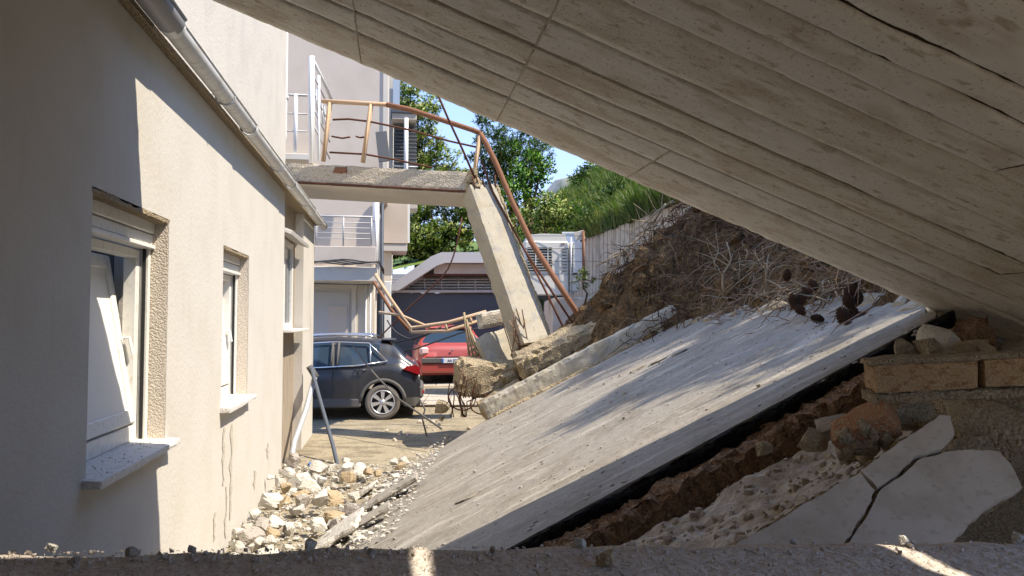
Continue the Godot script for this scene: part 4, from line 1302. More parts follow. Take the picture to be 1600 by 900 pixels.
func make_hill() -> void:
	rng.seed = 23
	# retaining wall parallel to the house
	var w := thing("retaining_wall", "pale concrete retaining wall below the grassy bank", "wall")
	var n := 16
	for i in n:
		var d0 := 4.5 + 1.25 * i
		var d1 := d0 + 1.235
		var a := Vector3(wall_x(d0), 2.0, -d0)
		var b := Vector3(wall_x(d1), 2.0, -d1)
		var s := rough_box(Vector3(0.3, 4.2, a.distance_to(b)), 0.3, 0.008, 0.01, 80 + i)
		var o := put("wall_panel", s, M.retaining, w)
		o.position = (a + b) / 2 + Vector3(0.15, 0, 0)
		o.rotation.y = atan(0.175)
		for k in 4:
			var rib := box_part("formwork_rib", Vector3(-0.158, 0, -0.5 + 0.32 * k), Vector3(0.02, 4.15, 0.03), M.retaining, o, 0.004)
			rib.rotation.y = rnd(-0.05, 0.05)
	# grassy bank and hillside
	var s := S(false)
	var ws := []
	for k in 40: ws.append(0.1 + 28.0 * pow(k / 39.0, 1.8))
	var ds := []
	for k in 60: ds.append(3.0 + 75.0 * pow(k / 59.0, 1.4))
	var P := func(ww, dd):
		var p := Vector3(wall_x(dd) + ww, bank(ww), -dd)
		p.y += (0.35 * noise3(p, 0.25, 3) + 0.15 * noise3(p, 0.9, 4)) * minf(1.0, ww)
		return p
	for i in ws.size() - 1:
		for j in ds.size() - 1:
			quad(s, P.call(ws[i], ds[j]), P.call(ws[i + 1], ds[j]), P.call(ws[i + 1], ds[j + 1]), P.call(ws[i], ds[j + 1]))
	for j in ds.size() - 1:   # skirt down behind the wall
		quad(s, Vector3(wall_x(ds[j]) + 0.1, 0, -ds[j]), P.call(0.1, ds[j]), P.call(0.1, ds[j + 1]), Vector3(wall_x(ds[j + 1]) + 0.1, 0, -ds[j + 1]))
	tag(put("hillside", s, M.hill_grass), "grassy hillside above the retaining wall", "hillside", "", "structure")
	# raised ground behind the garage
	s = S(false)
	for i in 12:
		for j in 10:
			var f := func(a, b):
				var dd: float = 25.0 + 6.0 * b
				var xx: float = lerpf(-40.0, wall_x(dd) + 0.15, a / 12.0)
				return Vector3(xx, 2.4 + 0.12 * (dd - 25.0) + (1.9 * smoothstep(0.7, 1.0, a / 12.0)), -dd)
			quad(s, f.call(i, j), f.call(i, j + 1), f.call(i + 1, j + 1), f.call(i + 1, j))
	tag(put("back_terrain", s, M.hill_grass), "rising ground behind the garage", "terrain", "", "structure")
	# far rocky hill
	s = S(false)
	var R := func(i, j):
		var x: float = -4.0 + 1.2 * i
		var y: float = 2.0 + 1.1 * j
		var p := Vector3(x, y, -62.0 - 0.7 * j)
		var top := 1.87 + 3.0 + 10.6 * smoothstep(-4.0, 5.0, x) + 0.35 * maxf(0.0, x - 5.0)
		p.y = minf(p.y, top)
		p += Vector3(noise3(p, 0.25, 5), noise3(p, 0.3, 6) * 0.8, noise3(p, 0.2, 7) * 3.0)
		return p
	for i in 40:
		for j in 26: quad(s, R.call(i, j), R.call(i + 1, j), R.call(i + 1, j + 1), R.call(i, j + 1))
	tag(put("rocky_hill", s, M.far_rock), "far grey rocky hill with patches of dry grass", "hill", "", "structure")
	# grass blades
	var q := S()
	for k in 9:
		var an := TAU * k / 9.0 + 0.4 * sin(k * 3.0)
		var d := Vector3(cos(an), 0, sin(an))
		var h := 0.55 + 0.35 * fposmod(k * 0.37, 1.0)
		var sd := d.cross(Vector3.UP) * 0.022
		var b0 := d * 0.05
		var b1 := d * 0.16 + Vector3.UP * h * 0.6
		var b2 := d * 0.42 + Vector3.UP * h
		quad(q, b0 - sd, b0 + sd, b1 + sd * 0.8, b1 - sd * 0.8)
		tri(q, b1 - sd * 0.8, b1 + sd * 0.8, b2)
	var mesh := done(q)
	var mm := MultiMesh.new()
	mm.transform_format = MultiMesh.TRANSFORM_3D
	mm.use_colors = true
	mm.mesh = mesh
	mm.instance_count = 14000
	for k in 14000:
		var dd := 9.0 + 40.0 * pow(rng.randf(), 1.6)
		var ww := 0.02 + 9.0 * pow(rng.randf(), 1.7)
		var p: Vector3 = P.call(ww, dd)
		var e := rnd(0.35, 0.95) * (0.7 + 0.6 * noise3(p, 0.6, 11))
		if ww < 0.25: p.x -= 0.1
		mm.set_instance_transform(k, Transform3D(Basis.from_euler(Vector3(rnd(-0.3, 0.3), rnd(0, TAU), rnd(-0.1, 0.5))).scaled(Vector3.ONE * e), p))
		var t := clampf(0.5 + 0.8 * noise3(p, 0.35, 12) + rnd(-0.2, 0.2), 0, 1)
		mm.set_instance_color(k, Color(0.5, 0.65, 0.55).lerp(Color(2.3, 1.5, 1.3), t * t))
	var mi := MultiMeshInstance3D.new()
	mi.name = "bank_grass"
	mi.multimesh = mm
	mi.material_override = M.grass_blade
	add_child(mi)
	tag(mi, "long green grass overhanging the retaining wall", "grass", "", "stuff")

# crown made of many small leaves gathered in clumps
func crown(clumps: Array, per: int, leaf: Vector2, seed_: int, needle := false) -> ArrayMesh:
	var r := RandomNumberGenerator.new()
	r.seed = seed_
	var v := PackedVector3Array()
	var nn := PackedVector3Array()
	var cc := PackedColorArray()
	for c in clumps:
		var rad: float = c[1]
		var count := int(per * rad * rad)
		# sub clumps give gaps
		var subs := []
		for k in int(10 + rad * 9): subs.append(c[0] + Vector3(r.randfn(), r.randfn() * 0.8, r.randfn()).normalized() * rad * pow(r.randf(), 0.4))
		var tone := r.randf_range(0.8, 1.2)
		for k in count:
			var sc: Vector3 = subs[r.randi() % subs.size()]
			var off := Vector3(r.randfn(), r.randfn() * 0.7, r.randfn()) * rad * 0.13
			var p := sc + off
			var d := (off.normalized() + Vector3(r.randfn(), r.randfn() + 0.5, r.randfn()) * 0.7).normalized()
			var side := d.cross(Vector3(r.randfn(), r.randfn(), r.randfn())).normalized()
			var l := leaf.x * r.randf_range(0.6, 1.3)
			var wd := leaf.y * r.randf_range(0.7, 1.2)
			var nrm: Vector3 = ((p - c[0]).normalized() * 0.9 + side.cross(d).normalized() * 0.6).normalized()
			var col := Color(1, 1, 1) * tone * r.randf_range(0.7, 1.3)
			col.r *= r.randf_range(0.85, 1.25)
			if needle:
				for m in 3:
					var dd := (d + Vector3(r.randfn(), r.randfn(), r.randfn()) * 0.5).normalized()
					v.append_array([p - side * wd, p + side * wd, p + dd * l])
					nn.append_array([nrm, nrm, nrm])
					cc.append_array([col, col, col])
			else:
				var a := p
				var b := p + d * l * 0.5 + side * wd
				var e := p + d * l
				var f := p + d * l * 0.5 - side * wd
				v.append_array([a, b, e, a, e, f])
				nn.append_array([nrm, nrm, nrm, nrm, nrm, nrm])
				cc.append_array([col, col, col, col, col, col])
	var arr := []
	arr.resize(Mesh.ARRAY_MAX)
	arr[Mesh.ARRAY_VERTEX] = v
	arr[Mesh.ARRAY_NORMAL] = nn
	arr[Mesh.ARRAY_COLOR] = cc
	var m := ArrayMesh.new()
	m.add_surface_from_arrays(Mesh.PRIMITIVE_TRIANGLES, arr)
	return m

func tree(called: String, label: String, foot: Vector3, clumps: Array, m: Material, per: int, leaf: Vector2, seed_: int, needle := false, category := "tree", trunk_r := 0.16, group := "trees behind the yard") -> void:
	var t := thing(called, label, category, foot, 0.0, group)
	var local := []
	var top := Vector3.ZERO
	for c in clumps:
		local.append([c[0] - foot, c[1]])
		top += (c[0] - foot) / clumps.size()
	var s := S(false)
	top.x *= 0.7
	top.z *= 0.7
	var mid := Vector3(top.x * 0.3, top.y * 0.5, top.z * 0.3)
	tube(s, [Vector3(0, -0.2, 0), mid * 0.5 + Vector3(0.08, 0, 0), mid, top], [trunk_r * 1.2, trunk_r, trunk_r * 0.75, trunk_r * 0.35], 8)
	put("trunk", s, M.bark, t)
	for c in local:
		s = S(false)
		var st: Vector3 = mid.lerp(top, 0.3)
		tube(s, [st, st.lerp(c[0], 0.5) + Vector3(0, -0.15, 0), c[0]], [trunk_r * 0.45, trunk_r * 0.28, trunk_r * 0.1], 5)
		put("limb", s, M.bark, t)
	put("crown", crown(local, per, leaf, seed_, needle), m, t)

func clump_list(px: Array) -> Array:
	var out := []
	for p in px: out.append([at(p[0], p[1], p[2]), p[3]])
	return out

func make_trees() -> void:
	var foot := func(px: float, d: float, y: float):
		var p := at(px, 500, d)
		p.y = y
		return p
	tree("pine_tree", "tall light-green pine beside the louvred balcony", foot.call(650, 31, 3.0), clump_list([[632, 145, 31, 1.1], [652, 172, 31, 1.0], [640, 200, 30.5, 1.1], [665, 215, 31, 0.9], [655, 245, 31, 1.1], [690, 262, 30.5, 0.9], [715, 275, 31, 0.75], [640, 270, 30, 1.2], [668, 290, 30, 1.0]]), M.olive_leaf, 900, Vector2(0.17, 0.028), 41, true)
	tree("pine_tree", "shaggy pine below the walkway between the apartments and the hanging slab", foot.call(670, 28, 2.7), clump_list([[640, 335, 28, 0.9], [675, 330, 28, 1.0], [710, 340, 28, 1.0], [650, 370, 27.5, 1.0], [690, 368, 27.5, 0.9], [725, 375, 28, 0.9], [625, 395, 27.5, 0.8], [665, 395, 27.5, 0.8]]), M.pine_leaf, 1000, Vector2(0.17, 0.028), 42, true)
	tree("pine_tree", "dark pine crown right of the patch of sky", foot.call(800, 28, 4.0), clump_list([[775, 210, 28, 0.9], [800, 225, 28, 1.0], [830, 232, 28.5, 0.8], [760, 245, 28, 0.7], [790, 262, 28, 1.1], [768, 290, 28, 0.8], [845, 245, 29, 0.6]]), M.dark_leaf, 1100, Vector2(0.15, 0.02), 43, true)
	tree("broadleaf_tree", "fresh bright-green leafy tree in front of the dark pine", foot.call(830, 25, 3.6), clump_list([[832, 250, 25, 0.7], [845, 265, 25, 0.5], [815, 285, 25, 0.7], [800, 305, 24.5, 0.8], [835, 300, 25, 0.6], [780, 325, 24.5, 0.6]]), M.bright_leaf, 1500, Vector2(0.12, 0.035), 44)
	tree("shrub", "pale green shrub above the outdoor unit", foot.call(850, 22, 3.4), clump_list([[840, 335, 22, 0.7], [865, 340, 22, 0.6], [820, 350, 22, 0.6], [885, 325, 22.5, 0.5]]), M.olive_leaf, 1600, Vector2(0.11, 0.03), 45, false, "shrub", 0.05, "shrubs on the bank")
	tree("shrub", "dark shrub high on the bank below the overhead slab", foot.call(915, 34, 6.0), clump_list([[912, 272, 34, 0.7], [930, 280, 34, 0.6]]), M.dark_leaf, 1200, Vector2(0.14, 0.04), 46, false, "shrub", 0.05, "shrubs on the bank")
	tree("shrub", "deep green bush spilling over the retaining wall", foot.call(960, 18.5, 4.3), clump_list([[930, 340, 19, 0.5], [960, 325, 19, 0.6], [990, 318, 18.5, 0.6], [965, 355, 18, 0.4], [1010, 325, 17.5, 0.4], [900, 350, 20, 0.45]]), M.dark_leaf, 2200, Vector2(0.13, 0.018), 47, false, "shrub", 0.05, "shrubs on the bank")
	# pines on the bank to the right, whose shade lies on the slab and the soil
	for q in [[6.9, 8.6, 4.6, "nearest pine on the bank to the right, out of view"], [7.3, 9.2, 7.3, "middle pine on the bank to the right, out of view"], [6.9, 8.9, 9.8, "farther pine on the bank to the right, out of view"]]:
		var c := Vector3(q[0], q[1], -q[2])
		var cl := [[c, 1.0], [c + Vector3(0.9, 0.5, 0.5), 0.9], [c + Vector3(-0.5, -0.3, -0.8), 0.8], [c + Vector3(0.3, 1.0, -0.3), 0.8], [c + Vector3(-0.3, -0.6, 0.7), 0.7], [c + Vector3(1.0, -0.4, -0.6), 0.9]]
		tree("bank_pine", q[3], Vector3(q[0] + 0.3, bank(q[0] + 0.3 - wall_x(q[2])) - 0.2, -q[2]), cl, M.dark_leaf, 700, Vector2(0.2, 0.03), 60 + int(q[2]), true)
	tree("weed", "dusty grey-green weed by the rusty fence post", foot.call(912, 15.2, 2.3), clump_list([[912, 440, 15.2, 0.2], [908, 425, 15.2, 0.16]]), M.olive_leaf, 6000, Vector2(0.06, 0.012), 48, false, "weed", 0.02, "shrubs on the bank")

func mound_edge(d: float) -> float:
	return lerpf(2.33 + 0.33 * sin(PI * clampf((d - 4.06) / 5.7, 0.0, 1.0)), 1.0, smoothstep(9.6, 11.2, d))

func mound_y(x: float, d: float) -> float:
	var xe := mound_edge(d)
	var t := x - xe
	var h := 1.87 + 0.08 + (0.85 if d > 10.0 else 1.05) * maxf(t, 0.0) - 1.0 * maxf(-t, 0.0)
	h = minf(h, 3.32 + 0.1 * t)
	if d > 12.2: h -= (d - 12.2) * 0.9
	return h

func make_mound() -> void:
	rng.seed = 29
	var s := S(false)
	var nx := 110
	var nd := 130
	var g := []
	for i in nx + 1:
		var row := []
		for j in nd + 1:
			var d := 4.4 + 9.0 * j / nd
			var x := 0.55 + (4.6 - 0.55) * i / nx
			var p := Vector3(x, mound_y(x, d), -d)
			var n := 0.32 * noise3(p, 1.1, 2) + 0.2 * noise3(p, 2.6, 3) + 0.12 * absf(noise3(p, 6.0, 4)) + 0.06 * noise3(p, 14.0, 5)
			p.y += n * smoothstep(-0.25, 0.4, x - mound_edge(d))
			p.x += 0.15 * noise3(p + Vector3(0, 30, 0), 2.5, 6)
			p.z += 0.15 * noise3(p + Vector3(0, 60, 0), 2.5, 7)
			row.append(p)
		g.append(row)
	for i in nx:
		for j in nd: quad(s, g[i][j], g[i][j + 1], g[i + 1][j + 1], g[i + 1][j])
	tag(put("soil_mound", s, M.soil), "slumped mound of brown soil behind the grey slab", "soil", "", "stuff")
	# clods of earth
	for k in 70:
		var i := rng.randi_range(15, nx - 20)
		var j := rng.randi_range(25, nd - 20)
		var e := 0.08 + 0.28 * pow(rng.randf(), 2.0)
		lump("soil_clod", "brown clod of earth on the slumped soil mound", "clod", g[i][j], Vector3(e * 1.2, e * 0.9, e), M.soil, "clods on the soil mound")
	# fine roots hanging and tangled over the soil
	for which in [["tangled_roots", "tangled mat of brown roots draped over the soil mound", 900, M.root_wood], ["dry_needles", "matted dark dry twigs on top of the soil mound", 700, M.cone_scales], ["pale_rootlets", "thin pale rootlets dangling below the overhead slab", 170, M.dead_wood]]:
		s = S(false)
		for k in which[2]:
			var d := 0.0
			var x := 0.0
			if which[0] == "pale_rootlets":
				d = rnd(5.0, 9.0)
				x = rnd(2.35, 3.3)
			elif which[0] == "dry_needles":
				d = rnd(9.0, 12.3)
				x = rnd(1.5, 3.6)
			else:
				d = rnd(4.8, 11.0)
				x = rnd(2.25, 3.6)
				if d > 10: x -= 0.9 * rng.randf()
			var p := Vector3(x, mound_y(x, d) + rnd(0.05, 0.4), -d)
			var dir := Vector3(rnd(-1, 0.6), rnd(-0.6, 0.5), rnd(-0.8, 1)).normalized()
			var pts := [p]
			var len_ := rnd(0.12, 0.5)
			for m in 4:
				dir = (dir + Vector3(rnd(-0.5, 0.5), rnd(-0.55, 0.3), rnd(-0.5, 0.5))).normalized()
				p += dir * len_ / 4
				pts.append(p)
			var r := rnd(0.003, 0.008) * (1.3 if which[0] == "pale_rootlets" else 1.0)
			tube(s, pts, [r, r * 0.9, r * 0.8, r * 0.6, r * 0.3], 4, false)
		tag(put(which[0], s, which[3]), which[1], "roots", "", "stuff")
	# pale dead branches leaning over the retaining wall
	var br := [
		["longest pale dead branch slanting up to the grass bank", [[958, 402], [985, 385], [1015, 355], [1042, 318]], 12.0, 0.022],
		["forked pale dead branch nearest the outdoor unit", [[930, 415], [965, 398], [1010, 385], [1062, 365]], 11.8, 0.02],
		["thin pale branch reaching left across the retaining wall", [[972, 360], [1000, 352], [1030, 330], [1052, 312]], 11.5, 0.016],
		["drooping pale branch in front of the soil top", [[1000, 420], [1012, 395], [1020, 360], [1035, 338]], 11.2, 0.014],
		["dark straight stick lying across the retaining wall", [[940, 432], [980, 412], [1030, 390], [1080, 362]], 11.4, 0.018],
		["pale twig low beside the weed", [[920, 460], [945, 445], [962, 425], [966, 400]], 11.6, 0.012],
		["thick pale root dangling under the overhead slab edge", [[1135, 380], [1140, 405], [1132, 428], [1130, 455]], 8.6, 0.016],
		["curved pale root touching the grey slab near the cones", [[1305, 428], [1290, 440], [1282, 455], [1280, 478]], 6.0, 0.009],
		["branching pale root right of the soil hollow", [[1200, 395], [1195, 420], [1200, 440], [1195, 465]], 7.4, 0.011],
		["fine pale root hanging at the soil top", [[1118, 365], [1122, 390], [1116, 410], [1120, 425]], 9.0, 0.011]]
	for b in br:
		var t := thing("dead_branch", b[0], "branch", Vector3.ZERO, 0.0, "dead branches over the mound")
		var pts := []
		for p in b[1]: pts.append(at(p[0], p[1], b[2] + rnd(-0.1, 0.1)))
		var cv := Curve3D.new()
		for i in pts.size():
			var tt: Vector3 = (pts[mini(i + 1, pts.size() - 1)] - pts[maxi(i - 1, 0)]) / 6.0
			cv.add_point(pts[i] + Vector3(rnd(-0.02, 0.02), rnd(-0.02, 0.02), 0), -tt, tt)
		var cp := Array(cv.tessellate(3))
		var rr := []
		for i in cp.size(): rr.append(b[3] * lerpf(0.5, 1.0, float(i) / cp.size()))
		s = S(false)
		tube(s, cp, rr, 6)
		put("stem", s, M.dead_wood if not b[0].begins_with("dark") else M.bark, t)
		for k in 7:
			var q: Vector3 = cp[rng.randi_range(1, cp.size() - 2)]
			var dir := Vector3(rnd(-1, 0.3), rnd(-0.6, 0.8), rnd(-0.4, 0.4)).normalized()
			s = S(false)
			tube(s, [q, q + dir * 0.12 + Vector3(0, 0.02, 0), q + dir * rnd(0.2, 0.4) + Vector3(0, rnd(-0.08, 0.08), 0)], [b[3] * 0.45, b[3] * 0.35, b[3] * 0.15], 4, false)
			put("twig", s, M.dead_wood, t)
	# pine cones
	var cs := S(false)
	for k in 9:
		var f := k / 8.0
		var rad := 0.5 * pow(sin(PI * clampf(0.12 + 0.82 * f, 0, 1)), 0.7)
		for m in 8:
			var an := TAU * (m + 0.5 * (k % 2)) / 8.0
			var d := Vector3(cos(an), 0, sin(an))
			var c := d * rad * 0.72 + Vector3(0, -0.62 + 1.24 * f, 0)
			var up := Vector3(0, 0.14, 0)
			var sd := d.cross(Vector3.UP) * (0.17 * rad + 0.05)
			var tip := d * rad * 1.12 + Vector3(0, -0.56 + 1.24 * f + 0.03, 0)
			tri(cs, c - sd, tip, c + up)
			tri(cs, c + up, tip, c + sd)
			tri(cs, c + sd, tip, c - up)
			tri(cs, c - up, tip, c - sd)
	lathe(cs, [Vector2(0.0, -0.66), Vector2(0.28, -0.5), Vector2(0.38, -0.1), Vector2(0.33, 0.35), Vector2(0.0, 0.68)], 10, Transform3D(Basis(Vector3.RIGHT, -PI / 2), Vector3.ZERO))
	var cone := done(cs)
	var cones := [[1240, 470, 0.3, 6.0, "hanging in the left bunch"], [1252, 466, -0.4, 6.0, "hanging right in the left bunch"], [1250, 484, 0.9, 5.9, "lowest of the left bunch"], [1262, 458, 0.5, 6.1, "dark one above the left bunch"], [1272, 448, -0.6, 6.2, "in the roots above the left bunch"],
		[1331, 455, 0.2, 5.3, "at the top of the right bunch"], [1326, 470, -0.3, 5.25, "left in the right bunch"], [1340, 467, 0.4, 5.3, "right in the right bunch"], [1322, 497, 0.6, 5.2, "large ridged one on the slab"], [1334, 492, -0.5, 5.2, "tucked behind the large ridged one"], [1350, 498, 1.35, 5.15, "lying on its side at the far right"], [1328, 511, 1.4, 5.1, "flattened below the large ridged one"], [1277, 498, 1.4, 5.5, "small one lying alone on the slab"], [1230, 430, 0.4, 6.4, "in the roots left of the curved pale root"]]
	for q in cones:
		var o := put("pine_cone", cone, M.cone_scales)
		o.position = at(q[0], q[1], q[3] - 0.17)
		o.rotation = Vector3(rnd(-0.4, 0.4), rnd(0, 6), q[2])
		o.scale = Vector3.ONE * rnd(0.075, 0.1) * (1.35 if String(q[4]).begins_with("large") else 1.0)
		tag(o, "brown pine cone " + q[4], "pine cone", "pine cones")
	for q in [[[1322, 430], [1326, 450], [1328, 475], [1326, 500]], [[1245, 420], [1243, 445], [1246, 470], [1250, 480]], [[1345, 440], [1338, 455], [1333, 470], [1345, 496]]]:
		var pts := []
		for p in q: pts.append(at(p[0], p[1], 5.08 if p[0] > 1300 else 5.83))
		var o := pipe("cone_twig", pts, 0.004, M.root_wood, self, 5)
		tag(o, ["bare twig carrying the right bunch of cones", "bare twig carrying the left bunch of cones", "crooked bare twig beside the right bunch of cones"][int(taken["cone_twig"])], "twig", "cone twigs")

func wheel(parent: Node3D, c: Vector3, r: float, spokes: int) -> void:
	var w := Node3D.new()
	w.name = "wheel"
	parent.add_child(w, true)
	w.position = c
	var s := S(false)
	lathe(s, [Vector2(r * 0.68, -0.1), Vector2(r * 0.94, -0.105), Vector2(r, -0.07), Vector2(r, 0.07), Vector2(r * 0.94, 0.105), Vector2(r * 0.72, 0.1), Vector2(r * 0.66, 0.07)], 32)
	put("tyre", s, M.tyre, w)
	s = S(false)
	lathe(s, [Vector2(r * 0.71, 0.085), Vector2(r * 0.67, 0.1), Vector2(r * 0.62, 0.085), Vector2(r * 0.6, 0.0), Vector2(0.0, 0.0)], 32)
	put("barrel", s, M.cladding, w)
	var rim := Node3D.new()
	rim.name = "rim"
	w.add_child(rim)
	s = S(false)
	lathe(s, [Vector2(r * 0.70, 0.088), Vector2(r * 0.68, 0.106), Vector2(r * 0.63, 0.104), Vector2(r * 0.62, 0.08)], 32)
	lathe(s, [Vector2(r * 0.17, 0.06), Vector2(r * 0.15, 0.1), Vector2(0.0, 0.105)], 16)
	put("rim_lip", s, M.alloy, rim)
	for k in spokes:
		s = S()
		var t := Transform3D(Basis(Vector3.BACK, TAU * k / spokes), Vector3.ZERO)
		prism(s, PackedVector2Array([Vector2(-r * 0.06, r * 0.1), Vector2(-r * 0.12, r * 0.64), Vector2(r * 0.12, r * 0.64), Vector2(r * 0.06, r * 0.1)]), 0.05, t.translated_local(Vector3(0, 0, 0.098)))
		put("spoke", s, M.alloy, rim)

# body lofted over stations x (0 = rear end, negative = forward)
func lofted_car(root: Node3D, top: Array, belt: Array, half: Array, length: float, arches: Array, ar: float, sill: float, roof_half: float, glass_from: float, glass_to: float, hatch: Array, pillars: Array, paint_: Material, clad: bool) -> void:
	var look := func(tab: Array, x: float) -> float:
		for i in tab.size() - 1:
			if x <= tab[i].x and x >= tab[i + 1].x: return lerpf(tab[i].y, tab[i + 1].y, smoothstep(0.0, 1.0, (tab[i].x - x) / (tab[i].x - tab[i + 1].x)) * 0.35 + 0.65 * (tab[i].x - x) / (tab[i].x - tab[i + 1].x))
		return tab[-1].y
	var n := 96
	var rings := []
	var xs := []
	for i in n + 1:
		var x := -length * i / n
		xs.append(x)
		var yt: float = look.call(top, x)
		var yb: float = minf(look.call(belt, x), yt - 0.02)
		var w: float = look.call(half, x)
		var lo := sill
		for a in arches:
			var dx: float = absf(x - a)
			if dx < ar: lo = maxf(lo, 0.33 + sqrt(ar * ar - dx * dx))
		var c1 := maxf(lo + (0.075 if clad else 0.05), sill + 0.17)
		c1 = minf(c1, yb - 0.03)
		lo = minf(lo, c1 - 0.02)
		var up := clampf((yt - yb - 0.1) / 0.3, 0.0, 1.0)
		var wr := lerpf(w - 0.06, roof_half, up)
		var edge := maxf(yt - lerpf(0.02, 0.09, up), yb + 0.005)
		rings.append([Vector2(w - 0.035, lo), Vector2(w - 0.004, c1), Vector2(w, lerpf(c1, yb, 0.55)), Vector2(w - 0.03, yb), Vector2(w - 0.045, yb + 0.004), Vector2(lerpf(w - 0.045, wr, 0.55), lerpf(yb, edge, 0.55)), Vector2(wr, edge), Vector2(wr - 0.09, yt - lerpf(0.005, 0.02, up)), Vector2(wr * 0.5, yt), Vector2(0, yt)])
	var body := S(false)
	var panes := {}
	var pane := func(key: String) -> SurfaceTool:
		if not panes.has(key): panes[key] = S(false)
		return panes[key]
	var trim := S(false)
	var dark := S(false)
	for i in n:
		var xm: float = (xs[i] + xs[i + 1]) / 2
		for k in 9:
			for sg in [1.0, -1.0]:
				var a := Vector3(xs[i], rings[i][k].y, sg * rings[i][k].x)
				var b := Vector3(xs[i], rings[i][k + 1].y, sg * rings[i][k + 1].x)
				var c := Vector3(xs[i + 1], rings[i + 1][k + 1].y, sg * rings[i + 1][k + 1].x)
				var d := Vector3(xs[i + 1], rings[i + 1][k].y, sg * rings[i + 1][k].x)
				var st := body
				if k == 0 and clad: st = trim
				if (k == 4 or k == 5) and xm < glass_from and xm > glass_to:
					var which := 0
					var solid := false
					for p in pillars:
						if xm < p: which += 1
						if absf(xm - p) < 0.045: solid = true
					st = (trim if clad else body) if solid else pane.call("side_window %d %d" % [which, int(sg)])
				if k >= 7 and xm < hatch[0] and xm > hatch[1]: st = pane.call("rear_window")
				if k >= 7 and xm < hatch[2] and xm > hatch[3]: st = pane.call("windscreen")
				if sg > 0: quad(st, a, b, c, d)
				else: quad(st, d, c, b, a)
	for e in [0, n]:
		for k in 9:
			for sg in [1.0, -1.0]:
				var a := Vector3(xs[e], rings[e][k].y, sg * rings[e][k].x)
				var b := Vector3(xs[e], rings[e][k + 1].y, sg * rings[e][k + 1].x)
				quad(body if not (clad and k == 0) else trim, a, b, Vector3(xs[e], b.y, 0), Vector3(xs[e], a.y, 0))
	# underside
	bx(dark, Vector3(-length / 2, sill + 0.12, 0), Vector3(length - 0.3, 0.16, half[1].y * 1.7))
	put("body", body, paint_, root)
	for key in panes: put(key.get_slice(" ", 0), panes[key], M.car_glass, root)
	if clad: put("cladding", trim, M.cladding, root)
	put("underbody", dark, M.dark_rubber, root)

